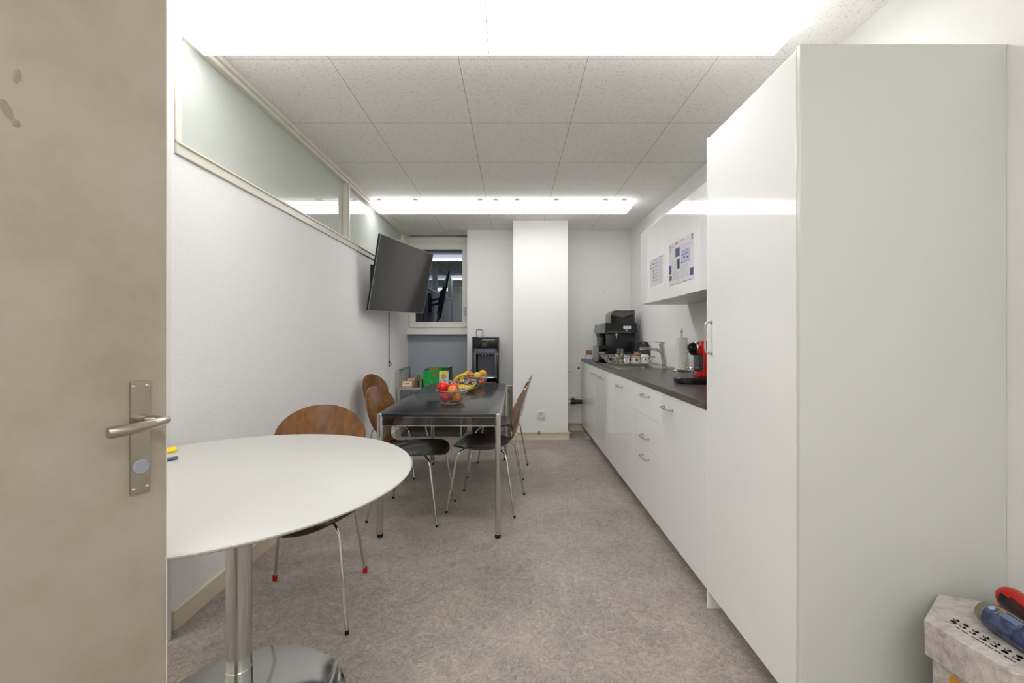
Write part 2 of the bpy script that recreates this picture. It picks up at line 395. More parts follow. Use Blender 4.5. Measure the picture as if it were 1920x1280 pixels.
# window_1 ---------------------------------------------------------------
w1 = bpy.data.objects.new('window_1', None); C.objects.link(w1); w1.location = (-.98, YW, 1.214); struct(w1)
x0, x1, z0, z1 = XL+.002, -.5805, 1.29, 2.44
def frame(mb, x0, x1, y0, y1, z0, z1, t, b=.003):
    mb.box(x0, x1, y0, y1, z0, z0+t, b); mb.box(x0, x1, y0, y1, z1-t, z1, b)
    mb.box(x0, x0+t, y0, y1, z0+t, z1-t, b); mb.box(x1-t, x1, y0, y1, z0+t, z1-t, b); return mb
frame(MB(), x0, x1, YW-.03, YW+.02, z0, z1, .035).build('window_frame', 'frame_white', w1, False)
frame(MB(), x0+.03, x1-.02, YW-.05, YW, z0+.02, z1-.03, .07).build('sash', 'frame_white', w1, False)
MB().box(x0+.09, x1-.085, YW-.02, YW-.008, z0+.085, z1-.095).build('pane', 'night_pane', w1, False)
MB().box(x0, x1, YW-.12, YW+.03, 1.214, 1.29, .006).build('sill', 'frame_white', w1, False)
h = MB().tube([(-.635, YW-.05, 1.57), (-.635, YW-.085, 1.57), (-.635, YW-.09, 1.56), (-.635, YW-.09, 1.46)], .009)
h.box(-.65, -.62, YW-.058, YW-.048, 1.53, 1.60, .003); h.build('window_handle', 'nickel', w1)

# window_2: glazed band over the left wall --------------------------------
w2 = bpy.data.objects.new('window_2', None); C.objects.link(w2); w2.location = (XL, 3.7, GZ0); struct(w2)
ym = 3.70; ya = YE+.036; yb = 5.618
fr = MB()
fr.box(XL-.09, XL+.012, ya, yb, GZ0-.029, GZ0+.025, .003).box(XL-.09, XL+.010, ya, yb, GZ1-.035, GZ1+.004, .003)
fr.box(XL-.09, XL+.010, ya, ya+.03, GZ0+.025, GZ1-.035, .003).box(XL-.09, XL+.010, yb-.05, yb, GZ0+.025, GZ1-.035, .003)
fr.build('window_frame', 'cream', w2, False)
MB().box(XL-.05, XL+.010, ym-.03, ym+.03, GZ0+.0255, GZ1-.036, .002).box(XL+.010, XL+.022, ym-.012, ym+.012, GZ0+.02, GZ1-.03, .002).build('mullion', 'cream', w2, False)
MB().box(XL+.002, XL+.02, ya, yb, GZ0+.012, GZ0+.022, .002).box(XL+.010, XL+.024, ya, yb+.2, GZ1-.012, GZ1+.014, .002).build('glazing_bead', 'cream', w2, False)
MB().box(XL-.03, XL-.024, ya+.03, ym-.03, GZ0+.025, GZ1-.035).build('pane', 'pane', w2, False)
MB().box(XL-.03, XL-.024, ym+.03, yb-.05, GZ0+.025, GZ1-.035).build('pane', 'pane', w2, False)

# door_1: open leaf at the left edge -------------------------------------
ed = Vector((-.654, .830, 0)); hin = Vector((-1.011, .060, 0)); dv = (hin-ed).normalized(); nv = Vector((dv.y, -dv.x, 0))
if nv.y > 0: nv = -nv                                   # nv: side the camera sees
W = (hin-ed).length
d1 = bpy.data.objects.new('door_1', None); C.objects.link(d1); d1.location = hin; struct(d1)
def DM(u, n, z): return ed + dv*u + nv*n + Vector((0, 0, z))
D4 = Matrix(((dv.x, nv.x, 0, ed.x), (dv.y, nv.y, 0, ed.y), (0, 0, 1, 0), (0, 0, 0, 1)))
MB().box(0, W, -.04, 0, .008, 2.08, .0015, rot=D4).build('door_leaf', 'door', d1, False)
MB().box(-.002, .0, -.0395, -.0015, .009, 2.079, rot=D4).build('edge_band', 'frame_white', d1, False)
sc = MB()
for u, z, rx, rz, a in ((.195, 1.597, .0035, .011, -.15), (.206, 1.543, .006, .013, .3), (.196, 1.527, .0045, .006, 0)):
    sc.loft([[DM(u+rx*math.cos(t)*1.0+a*rz*math.sin(t), .0006, z+rz*math.sin(t)) for t in [2*PI*i/14 for i in range(14)]], [DM(u+rx*math.cos(t)*.8+a*rz*math.sin(t), .0008, z+rz*.8*math.sin(t)) for t in [2*PI*i/14 for i in range(14)]]])
sc.build('scuff_mark', 'scuff', d1)
# plate: from u=.034 to .076
PZ0, PZ1 = .930, 1.131
pl = MB().box(.0274, .0578, .0, .0045, PZ0, PZ1, .001, rot=D4).build('handle_plate', 'nickel', d1, False)
sw = MB()
for u in (.0325, .0527):
    for z in (PZ0+.009, PZ1-.009):
        sw.lathe([(.0, .0062), (.0022, .0058), (.0032, .0044)], DM(u, 0, z), 14, nv)
sw.build('screw', 'chrome', pl)
MB().lathe([(0, .0085), (.0115, .0085), (.0127, .0075), (.0127, .004)], DM(.0430, 0, .977), 28, nv).build('privacy_disc', 'grey_strip', pl)
lv = MB()
lv.tube([DM(.043, .004, 1.063), DM(.043, .030, 1.063)], .009, 16)
def flat(path, rz, rn, n=16):
    return [[p + Vector((0, 0, 1))*math.sin(2*PI*j/n)*rz[i] + nv*math.cos(2*PI*j/n)*rn[i] for j in range(n)] for i, p in enumerate(path)]
lv.loft(flat([DM(.020, .049, 1.062), DM(.024, .050, 1.061), (DM(.05, .0525, 1.058)), DM(.085, .051, 1.055), DM(.104, .048, 1.0545), DM(.108, .0475, 1.0545)], [.0045, .0068, .0088, .0098, .0098, .0085], [.005, .0075, .0085, .0088, .0085, .007]))
lv.tube([DM(.043, .028, 1.063), DM(.037, .040, 1.063), DM(.030, .0495, 1.0605)], .0078, 14)
lv.build('lever', 'nickel', d1, True, 50)

# ================================================================ ceiling lamps
def ceiling_lamp(yc, label, lm='lamp'):
    t = thing('ceiling_lamp', label, 'ceiling lamp', (-.106, yc, CZ-.01), 0, 'fluorescent ceiling lamps')
    MB().box(-1.365, 1.153, yc-.10, yc+.10, CZ-.012, CZ-.0005, .002).build('housing', 'frame_white', t, False)
    for a, b in ((-1.366, -.108), (-.104, 1.154)):
        pts = [(yc-.125, CZ-.016), (yc-.125, CZ-.072), (yc-.108, CZ-.082), (yc+.108, CZ-.082), (yc+.125, CZ-.072), (yc+.125, CZ-.016)]
        q = MB(); q.prism(pts, a, b, 'x'); o = q.build('diffuser', [lm, 'lamp_side' if lm == 'lamp' else lm], t, False)
        for f in o.data.polygons:
            if f.normal.z > -.8: f.material_index = 1
    j = MB()
    j.prism([(yc-.1255, CZ-.014), (yc-.1255, CZ-.072), (yc-.1085, CZ-.0826), (yc+.1085, CZ-.0826), (yc+.1255, CZ-.072), (yc+.1255, CZ-.014)], -.108, -.104, 'x')
    j.build('joint_strip', 'frame_white', t, False)
    for x in (-1.30, -.95, -.32, -.17, .04, .42, .9, 1.08): MB().box(x-.025, x+.025, yc-.135, yc-.11, CZ-.016, CZ-.008).build('clip', 'grey_plastic', t, False)
    return t
ceiling_lamp(1.835, 'long two-part fluorescent ceiling lamp nearest the camera, above the round table')
ceiling_lamp(4.40, 'farther two-part fluorescent ceiling lamp, above the black table and the screen')
ceiling_lamp(-.72, 'unseen two-part fluorescent lamp added behind the camera as fill', 'lamp_fill')  # out of view, added for flat frontal fill
# added fill lamp that brightens the space beyond the glazed band
t = thing('corridor_fill_lamp', 'long fill lamp added in the corridor beyond the glazed band', 'ceiling lamp', (-2.6, 3.7, CZ))
MB().box(-2.7, -2.5, 2.4, 5.0, CZ-.07, CZ-.001, .01).build('diffuser', 'lamp_fill', t, False)

t = thing('hall_fill_lamp', 'unseen fill lamp added in the hall at the left behind the open door', 'ceiling lamp', (-2.5, .4, CZ))  # unseen, added to lift the dark left floor and the fill
MB().box(-3.2, -1.9, .3, .52, CZ-.07, CZ-.001, .01).build('diffuser', 'lamp_hall_fill', t, False)

# ================================================================ kitchen
XF = .863
GH = .08
def bow_handle(parent, y0, y1, z, vertical=False, zz=None):
    mb = MB(); r = .0042; o = .03; X = XF-.0005
    if not vertical:
        p = [(X, y0, z), (X-o*.55, y0, z)] + arc((X-o*.55, y0, z), (X-o, y0, z), (X-o, y0+.02, z-.002), 4)[1:] + arc((X-o, y1-.02, z-.002), (X-o, y1, z), (X-o*.55, y1, z), 4) + [(X, y1, z)]
    else:
        z0, z1 = zz; y = y0
        p = [(X, y, z0), (X-o*.55, y, z0)] + arc((X-o*.55, y, z0), (X-o, y, z0), (X-o, y, z0+.02), 4)[1:] + arc((X-o, y, z1-.02), (X-o, y, z1), (X-o*.55, y, z1), 4) + [(X, y, z1)]
    mb.tube(p, r, 12)
    for q in (p[0], p[-1]): mb.cyl((X+.0005, q[1], q[2]), (X-.004, q[1], q[2]), .0075)
    return mb.build('handle', 'steel', parent)
def door_front(parent, name, y0, y1, z0, z1, X=XF, t=.018, m='gloss'):
    return MB().box(X, X+t, y0+.0012, y1-.0012, z0, z1, .0014).build(name, m, parent, False)

# tall cabinet
t = thing('tall_cabinet', 'tall white glossy one-door kitchen cabinet at the right, before the worktop', 'cabinet', (1.17, 1.64, 0))
MB().box(.885, XR-.002, 1.34, 1.946, .08, 2.08).build('body', 'carcass', t, False)
MB().box(XF, XR-.001, 1.323, 1.3385, 0, 2.087, .0015).build('side_panel', 'side_panel', t, False)['label'] = 'pale satin side panel'
MB().box(XF, XR-.001, 1.947, 1.9625, 0, 2.087, .0015).build('side_panel', 'gloss', t, False)
d = door_front(t, 'door', 1.340, 1.946, GH, 2.08); bow_handle(d, 1.909, 0, 0, True, (1.133, 1.268))
MB().box(.93, .945, 1.34, 1.946, 0, .079).build('plinth', 'carcass', t, False)

def base_unit(y0, y1, label, fronts, low=False, name='base_cabinet', cat='cabinet'):
    t = thing(name, label, cat, (1.17, (y0+y1)/2, 0), 0, 'white base cabinets under the worktop')
    top = .70 if low else .879
    MB().box(.884, XR-.003, y0+.001, y1-.001, .08, top).build('body', 'carcass', t, False)
    MB().box(.93, .945, y0+.001, y1-.001, 0, .079).build('plinth', 'carcass', t, False)
    for nm, z0, z1, hy, hz in fronts:
        d = door_front(t, nm, y0, y1, z0, z1)
        if hy: bow_handle(d, hy[0], hy[1], hz)
    return t
base_unit(1.963, 2.552, 'white glossy base cabinet right beside the tall cabinet, one door', [('door', GH, .877, (2.375, 2.50), .806)])
base_unit(2.552, 3.150, 'white glossy base cabinet with three stacked drawers', [('drawer', .686, .877, (2.79, 2.915), .818), ('drawer', .487, .684, (2.79, 2.915), .552), ('drawer', GH, .485, (2.79, 2.915), .42)])
base_unit(3.150, 3.782, 'white glossy base cabinet beyond the drawers, centred handle near its top', [('door', GH, .877, (3.47, 3.60), .80)])
base_unit(3.782, 4.357, 'white glossy base cabinet under the sink basin', [('door', GH, .877, (4.18, 4.30), .80)], True)
base_unit(4.357, 4.60, 'narrow white base cabinet beyond the sink, second from the far end', [('door', GH, .877, (4.47, 4.575), .80)])
base_unit(4.60, 5.545, 'white glossy base cabinet at the far end of the worktop', [('door', GH, .877, (4.63, 4.75), .80)])

# worktop with sink cut-out
wt = MB(); hx0, hx1, hy0, hy1 = .965, 1.30, 3.905, 4.30
wt.box(.858, XR-.001, 1.964, hy0, .88, .91).box(.858, XR-.001, hy1, 5.57, .88, .91)
wt.box(.858, hx0, hy0, hy1, .88, .91).box(hx1, XR-.001, hy0, hy1, .88, .91)
tag(wt.build('worktop', 'worktop', None, False), 'long dark grey worktop over the white base cabinets', 'worktop')
# sink
t = thing('sink', 'stainless steel sink with drainer set in the dark worktop', 'sink', (1.16, 4.3, .91))
rz = .9145; sk = MB()
sx0, sx1, sy0, sy1 = .925, 1.43, 3.865, 4.78
sk.box(sx0, sx1, sy0, hy0+.02, .9095, rz, .001).box(sx0, hx0+.01, hy0+.02, hy1-.02, .9095, rz, .001).box(hx1-.01, sx1, hy0+.02, hy1-.02, .9095, rz, .001)
sk.box(sx0, sx1, hy1-.02, sy1, .9095, rz, .001)
for i in range(9): sk.box(1.0+i*.035, 1.008+i*.035, 4.36, 4.72, rz, rz+.0025, .001)
sk.box(sx0, sx1, sy0, sy0+.008, rz, rz+.003, .001).box(sx0, sx0+.008, sy0, sy1, rz, rz+.003, .001)
sk.build('rim', 'steel', t)
bs = MB(); e = .012
o_ = [(hx0+e, hy0+.02+e), (hx1-e-.01, hy0+.02+e), (hx1-e-.01, hy1-.02-e), (hx0+e, hy1-.02-e)]
def rr(x0, x1, y0, y1, r, z, n=5):
    out = []
    for cx, cy, a in ((x1-r, y1-r, 0), (x0+r, y1-r, PI/2), (x0+r, y0+r, PI), (x1-r, y0+r, 1.5*PI)):
        for i in range(n+1): out.append((cx+r*math.cos(a+PI/2*i/n), cy+r*math.sin(a+PI/2*i/n), z))
    return out
bs.loft([rr(hx0+.006, hx1-.006, hy0+.012, hy1-.012, .04, .9135), rr(hx0+.012, hx1-.012, hy0+.02, hy1-.02, .04, .90), rr(hx0+.02, hx1-.02, hy0+.03, hy1-.03, .05, .78), rr(hx0+.05, hx1-.05, hy0+.06, hy1-.06, .05, .765)], cap=False)
bs.quad(rr(hx0+.05, hx1-.05, hy0+.06, hy1-.06, .05, .765)); bs.build('basin', 'steel', t)
MB().lathe([(0, .77), (.03, .77), (.036, .767)], (1.13, 4.1, 0)).build('drain', 'chrome', t)
# tap
t = thing('tap', 'chrome single-lever kitchen tap behind the sink basin', 'tap', (1.375, 3.985, .9145))
MB().lathe([(.028, .9148), (.028, .919), (.02, .922)], (1.375, 3.985, 0), cap=True).build('base_ring', 'chrome', t)
def rect_ring(c, ax, ay, hx, hy, n=4, r=.3):
    ax = Vector(ax); ay = Vector(ay); c = Vector(c); out = []
    for k in range(16):
        a = 2*PI*k/16; ca, sa = math.cos(a), math.sin(a)
        out.append(c + ax*hx*math.copysign(abs(ca)**.6, ca) + ay*hy*math.copysign(abs(sa)**.6, sa))
    return out
MB().loft([rect_ring((1.375, 3.985, .92), (1, 0, 0), (0, 1, 0), .023, .02), rect_ring((1.362, 3.985, 1.02), (1, 0, 0), (0, 1, 0), .0215, .019), rect_ring((1.352, 3.985, 1.09), (1, 0, 0), (0, 1, 0), .021, .019), rect_ring((1.346, 3.985, 1.128), (1, 0, 0), (0, 1, 0), .021, .019)]).build('tap_body', 'chrome', t)
sp = MB(); pth = [(1.352, 1.015, .012), (1.335, 1.06, .016), (1.30, 1.078, .013), (1.22, 1.086, .010), (1.15, 1.090, .008)]
sp.loft([rect_ring((x, 3.985, z), (0, 1, 0), (0.15, 0, 1), .016, hh) for x, z, hh in pth])
sp.cyl((1.158, 3.985, 1.084), (1.158, 3.985, 1.072), .011); sp.build('spout', 'chrome', t)
MB().loft([rect_ring((1.366, 3.985, 1.136), (0, 1, 0), (0, 0, 1), .018, .009), rect_ring((1.325, 3.985, 1.143), (0, 1, 0), (0, 0, 1), .017, .006), rect_ring((1.235, 3.985, 1.148), (0, 1, 0), (0, 0, 1), .014, .0025)]).build('lever', 'chrome', t)

# upper cabinets
def upper(y0, y1, label, nm='wall_cabinet'):
    t = thing(nm, label, 'cabinet', (1.29, (y0+y1)/2, 1.468), 0, 'white wall cabinets above the worktop')
    MB().box(1.104, XR-.001, y0+.001, y1-.001, 1.469, 2.07).build('body', 'carcass', t, False)
    door_front(t, 'door', y0, y1, 1.468, 2.071, X=1.085)
    return t
upper(1.965, 2.56, 'white glossy wall cabinet next to the tall cabinet, without paper')
upper(2.56, 3.166, 'white glossy wall cabinet with two blue-printed sheets taped on it')
upper(3.166, 3.556, 'narrow white wall cabinet with one small grey chart on it')
upper(3.556, 3.745, 'slim white panel cabinet at the far end of the wall cabinets')

# papers on the cabinets
def sheet(name, label, y0, y1, z0, z1, marks, X=1.085):
    mb = MB(); mb.m(0).box(X-.0012, X-.0002, y0, y1, z0, z1)
    for ii, (u0, u1, v0, v1, k) in enumerate(marks):      # u: 0 left (far) -> 1 right (near); v: 0 bottom -> 1 top
        ya, yb_ = y1-(y1-y0)*u0, y1-(y1-y0)*u1
        za, zb = z0+(z1-z0)*v0, z0+(z1-z0)*v1
        mb.m(k).box(X-.0016-ii*.00001, X-.0012, yb_, ya, za, zb)
    o = mb.build(name, ['paper_white', 'ink_blue', 'ink_pale_blue', 'ink_grey', 'ink_dark', 'ink_brown', 'ink_red'], None, False)
    o.location = (0, 0, 0); return tag(o, label, 'paper', 'papers taped on the wall cabinets')
mk = [(.05, .35, .92, .935, 3), (.05, .5, .88, .895, 3), (.05, .28, .82, .83, 3), (.05, .2, .78, .79, 3), (.62, .68, .90, .96, 6), (.70, .88, .92, .945, 3),
      (.60, .96, .62, .82, 1), (.02, .24, .28, .48, 1), (.76, .96, .34, .56, 4), (.05, .27, .12, .23, 5), (.02, .9, .01, .016, 4)]
for i in range(9): mk.append((.32, .72, .50-i*.035, .504-i*.035, 3))
for i in range(6): mk.append((.35, .95, .26-i*.03, .264-i*.03, 3))
sheet('paper_sheet', 'left one of two sheets on the wider wall cabinet, three blue or grey boxes', 2.855, 3.06, 1.548, 1.838, mk)
mk = [(.05, .3, .93, .945, 3), (.36, .7, .90, .905, 3), (.84, .96, .905, .955, 6), (.84, .96, .84, .895, 3),
      (.08, .72, .42, .70, 2), (.08, .72, .68, .69, 1), (.08, .62, .60, .615, 1), (.25, .35, .52, .56, 1), (.5, .6, .50, .54, 1), (.06, .12, .42, .46, 4), (.2, .7, .43, .435, 1),
      (.72, .98, .10, .25, 1), (.02, .8, .01, .018, 4)]
for i in range(8): mk.append((.05, .62, .36-i*.035, .364-i*.035, 3))
for i in range(4): mk.append((.05, .9, .82-i*.03, .823-i*.03, 3))
sheet('paper_sheet', 'right one of two sheets on the wider wall cabinet, red mark in top corner', 2.640, 2.850, 1.548, 1.838, mk)
mk = [(.25, .62, .93, .94, 4), (.78, .9, .95, .99, 3)]
for c in range(3):
    for r_ in range(6):
        u = .04+c*.22; v = .78-r_*.13
        if c == 0 and r_ > 1: break
        mk.append((u, u+.05, v, v+.07, 4 if (c+r_) % 2 else 3)); mk.append((u+.07, u+.18, v+.02, v+.028, 3)); mk.append((u+.07, u+.16, v+.05, v+.056, 3))
for i in range(12): mk.append((.70, .93, .82-i*.06, .824-i*.06, 3))
sheet('paper_sheet', 'small landscape chart with grey icons on the narrow wall cabinet', 3.19, 3.485, 1.592, 1.795, mk)

# dish rack ---------------------------------------------------------------
t = thing('dish_rack', 'silver wire dish rack full of cups on the sink drainer', 'dish rack', (1.15, 4.44, .9175))
RX0, RX1, RY0, RY1, RT, RB = .905, 1.39, 4.20, 4.68, .998, .932
top = [Vector(p) for p in rr(RX0, RX1, RY0, RY1, .10, RT, 8)]; bot = [Vector(p) for p in rr(RX0+.06, RX1-.06, RY0+.05, RY1-.05, .07, RB, 8)]
MB().tube(top+[top[0]], .0035, 8, False).build('rim_wire', 'chrome', t)
g = MB()
def samp(lst, k, n):
    f = k/n*len(lst); i = int(f) % len(lst); return lst[i].lerp(lst[(i+1) % len(lst)], f-int(f))
def resample(lst, n):
    pts = lst+[lst[0]]; ds = [0]
    for a, b in zip(pts, pts[1:]): ds.append(ds[-1]+(b-a).length)
    out = []
    for k in range(n):
        s_ = ds[-1]*k/n; i = max(j for j in range(len(ds)-1) if ds[j] <= s_); out.append(pts[i].lerp(pts[i+1], (s_-ds[i])/max(ds[i+1]-ds[i], 1e-9)))
    return out
n_ = 54; tr = resample(top, n_); br = resample(bot, n_)
for a, b in zip(tr, br): g.tube([a, b], .0013, 6)
for x in [RX0+.08+i*.022 for i in range(16)]: g.tube([(x, RY0+.052, RB), (x, RY1-.052, RB)], .0013, 6)
g.tube(bot+[bot[0]], .002, 6, False)
for x, y in ((1.0, 4.27), (1.3, 4.27), (1.0, 4.6), (1.3, 4.6)): g.tube([(x-.02, y, RB), (x, y, .9185), (x+.02, y, RB)], .003, 6)
g.build('wire_basket', 'chrome', t)

def cup(name, label, cat, x, y, z, rb, rt, h, m, handle=None, inv=False, group='washed cups in the dish rack', logo=None, tilt=0):
    t = thing(name, label, cat, (x, y, z), 0, group)
    th = .003
    prof = [(0, 0), (rb, 0), (rb+.001, .003), (rt, h), (rt-th, h), (rb-th, .008), (0, .008)]
    if inv: prof = [(r, h-zz) for r, zz in prof][::-1]
    MB().lathe([(r, z+zz) for r, zz in prof], (x, y, 0), 24).build('cup_body', m, t)
    if handle is not None:
        a = handle; c, s_ = math.cos(a), math.sin(a); pp = []
        for i in range(9):
            ph = -PI/2+PI*i/8; rad = (rb+rt)/2-.004+.024*math.cos(ph); pp.append((x+c*rad, y+s_*rad, z+h/2+h*.32*math.sin(ph)))
        MB().tube(pp, .0035, 8).build('handle', m, t)
    if logo:
        q = MB()
        for (dx, dz, r_, k) in logo: 
            rad = ((rb+rt)/2)+.0025; a = -PI/2+dx
            q.m(k).lathe([(0, .0008), (r_, .0003)], (x+rad*math.cos(a), y+rad*math.sin(a), z+dz), 12, (math.cos(a), math.sin(a), 0))
        q.build('logo', ['green_logo', 'ink_dark', 'ink_red'], t)
    return t
fz = RB+.0015
cup('glass_mug', 'clear glass mug with handle at left end of the dish rack', 'mug', .995, 4.29, fz, .028, .030, .075, 'glass', handle=-PI*.75)
cup('cup', 'blue and yellow painted cup beside the glass mug in the rack', 'cup', 1.045, 4.37, fz, .034, .036, .088, 'cup_colour')
cup('drinking_glass', 'clear upturned glass standing behind the painted cup in the rack', 'glass', 1.095, 4.50, fz, .030, .034, .135, 'glass')
cup('cup', 'plain white tapered cup in the middle of the rack', 'cup', 1.108, 4.28, fz, .022, .030, .075, 'white_ceramic')
cup('mug', 'white mug with round green logo in the rack', 'mug', 1.192, 4.285, fz, .042, .042, .066, 'white_ceramic', handle=PI*.9, logo=[(0, .035, .013, 0), (.0, .037, .006, 1)])
cup('cup', 'brown patterned cup standing highest at the back of the rack', 'cup', 1.270, 4.50, fz, .036, .042, .105, 'cup_brown', inv=True)
cup('mug', 'white upturned mug with small dark bottle mark, right end of rack', 'mug', 1.283, 4.29, fz, .03, .046, .088, 'white_ceramic', inv=True, logo=[(-.1, .045, .004, 1), (-.1, .036, .006, 1), (-.1, .056, .003, 2)])

# coffee machine ----------------------------------------------------------
t = thing('coffee_machine', 'large black automatic coffee machine at far end of worktop', 'coffee machine', (1.2, 5.18, .91))
MB().box(1.058, 1.400, 5.02, 5.36, .911, 1.228, .006).build('body', 'dark', t)
MB().prism([(1.054, 1.347), (1.395, 1.347), (1.402, 1.335), (1.412, 1.226), (1.054, 1.226)], 4.995, 5.37, 'y').build('head', 'dark', t)
MB().prism([(1.075, 1.256), (1.33, 1.256), (1.34, 1.229), (1.065, 1.229)], 4.990, 4.996, 'y').build('grip_ledge', 'charcoal', t)
MB().prism([(1.055, 1.340), (1.01, 1.338), (.99, 1.32), (.981, 1.228), (1.055, 1.228)], 5.03, 5.33, 'y').build('spout_head', 'grey_plastic', t)
MB().box(.995, 1.05, 5.08, 5.28, 1.19, 1.227, .004).cyl((.99, 5.12, 1.195), (.985, 5.12, 1.15), .006).box(1.01, 1.045, 5.06, 5.30, .985, 1.19, .003).build('spout', 'dark', t)
MB().box(.97, 1.06, 5.04, 5.34, .911, .975, .006).build('drip_tray', 'dark', t)
MB().prism([(1.12, 1.348), (1.12, 1.44), (1.14, 1.475), (1.17, 1.482), (1.39, 1.482), (1.394, 1.47), (1.394, 1.348)], 5.04, 5.33, 'y').build('bean_hopper', 'smoke', t)
MB().prism([(1.155, 1.349), (1.155, 1.44), (1.22, 1.415), (1.31, 1.41), (1.384, 1.45), (1.384, 1.349)], 5.05, 5.32, 'y').build('coffee_beans', 'bean', t)
MB().box(1.168, 1.396, 5.035, 5.335, 1.4825, 1.489, .002).build('lid', 'dark', t)
st_ = MB(); st_.m(0).box(1.252, 1.338, 4.9940, 4.9952, 1.272, 1.311); st_.m(1).box(1.252, 1.338, 4.9935, 4.9941, 1.272, 1.280).box(1.255, 1.275, 4.9935, 4.9941, 1.298, 1.302).box(1.285, 1.33, 4.9935, 4.9941, 1.296, 1.303)
st_.m(0); text_into(st_, 'VE', .03, Matrix.Translation((1.289, 4.9890, 1.259)) @ Matrix.Rotation(PI/2, 4, 'X'))
st_.build('sticker', ['paper_white', 'ink_blue'], t, False)
MB().lathe([(0, .004), (.009, .004), (.009, 0)], (1.178, 5.019, 1.205), 16, (0, -1, 0)).box(1.1755, 1.1815, 5.012, 5.0165, 1.165, 1.20, .001).lathe([(.004, .003), (.012, .003), (.012, 0), (.004, 0)], (1.178, 5.016, 1.214), 16, (0, -1, 0)).build('key', 'chrome', t)
MB().cyl((1.36, 5.012, .95), (1.36, 5.012, 1.135), .03).build('grounds_container', 'black_gloss', t)

t = thing('milk_cooler', 'low black appliance with grey side in front of the coffee machine', 'appliance', (1.08, 4.86, .91))
MB().box(.925, 1.30, 4.76, 4.955, .911, 1.032, .006).build('body', 'black_gloss', t)
MB().prism([(.905, 1.083), (.915, 1.089), (1.075, 1.089), (1.075, 1.060), (.926, 1.060)], 4.76, 4.955, 'y').box(.926, .95, 4.775, 4.95, 1.032, 1.06).build('lid', 'dark', t)
MB().box(.903, .925, 4.755, 4.96, .925, 1.083, .004).build('side_cover', 'grey_plastic', t)
MB().box(.91, .93, 4.76, 4.78, .911, .925).build('foot', 'rubber', t)

t = thing('carton', 'small white and brown open carton at the far left corner of the worktop', 'box', (.945, 5.47, .91))
MB().box(.908, .985, 5.43, 5.52, .9105, .965, .002).build('box_body', 'paper_white', t, False)
MB().box(.912, .980, 5.44, 5.51, .965, 1.018, .006).build('contents', 'card_brown', t)

t = thing('bag', 'dark grey upright container with black looped strap behind the tap', 'container', (1.40, 4.84, .91))
MB().prism([(1.36, .911), (1.312, 1.0), (1.385, 1.12), (1.46, 1.12), (1.465, .911)], 4.74, 4.86, 'y').build('container_body', 'charcoal', t)
MB().tube([(1.300, 4.737, 1.005), (1.325, 4.735, 1.05), (1.345, 4.735, 1.10), (1.37, 4.735, 1.128), (1.40, 4.735, 1.135), (1.44, 4.735, 1.125), (1.46, 4.735, 1.09)], .008, 8).build('strap', 'rubber', t)

# kitchen roll holder
t = thing('paper_towel_holder', 'chrome holder with a white paper towel roll beside the tap', 'towel holder', (1.395, 3.64, .91))
MB().lathe([(0, .911), (.072, .911), (.074, .916), (.07, .921), (.02, .924), (0, .924)], (1.395, 3.64, 0), 36).build('base', 'chrome', t)
MB().cyl((1.395, 3.64, .922), (1.395, 3.64, 1.235), .008).sphere((1.395, 3.64, 1.242), .012).sphere((1.395, 3.64, 1.258), .008).build('post', 'chrome', t)
MB().lathe([(.02, .926), (.056, .926), (.055, 1.0), (.050, 1.10), (.044, 1.188), (.02, 1.190)], (1.395, 3.64, 0), 32).build('paper_roll', 'tissue', t)
MB().tube([(1.40, 3.578, .922), (1.40, 3.578, 1.07)], .0022, 8).sphere((1.40, 3.576, 1.073), .008).build('tension_arm', 'chrome', t)

# red coffee pod machine
t = thing('espresso_machine', 'red capsule coffee machine on a black base beside the tall cabinet', 'coffee machine', (1.22, 2.77, .91))
MB().loft([rr(1.022, 1.44, 2.67, 2.86, .09, .911), rr(1.018, 1.444, 2.666, 2.864, .09, .918), rr(1.018, 1.444, 2.666, 2.864, .09, .94), rr(1.026, 1.436, 2.674, 2.856, .085, .949)]).build('base', 'dark', t)
MB().box(1.175, 1.42, 2.715, 2.815, .949, 1.178, .008, seg=3).build('housing', 'red_body', t)
MB().box(1.145, 1.178, 2.722, 2.808, .949, .985, .004).build('front_foot', 'red_body', t)
MB().box(1.150, 1.180, 2.722, 2.808, .985, 1.092, .003).build('front_grille', 'charcoal', t)
MB().box(1.150, 1.18, 2.725, 2.805, 1.094, 1.150, .006).build('front_head', 'red_body', t)
MB().lathe([(.030, -.012), (.038, -.006), (.038, .004), (.030, .012)], (1.152, 2.765, 1.133), 28, (-1, 0, 0), cap=True).build('collar', 'chrome', t)
MB().lathe([(.0, .052), (.026, .05), (.033, .042), (.034, .012), (.028, .0)], (1.152, 2.765, 1.132), 28, (-1, 0, -.12)).build('knob', 'black_gloss', t)
MB().box(1.12, 1.152, 2.75, 2.78, 1.085, 1.105, .004).build('outlet', 'dark', t)
MB().lathe([(0, 1.000), (.045, 1.000), (.047, 1.005), (.045, 1.010), (0, 1.010)], (1.13, 2.765, 0), 28).build('cup_support', 'chrome', t)

# plinth board lying on the floor at the far end
tag(MB().box(.86, .905, 5.10, 5.50, .001, .012, .001).build('loose_plinth_board', 'carcass', None, False), 'short white board lying on the floor by the farthest base cabinet', 'board')
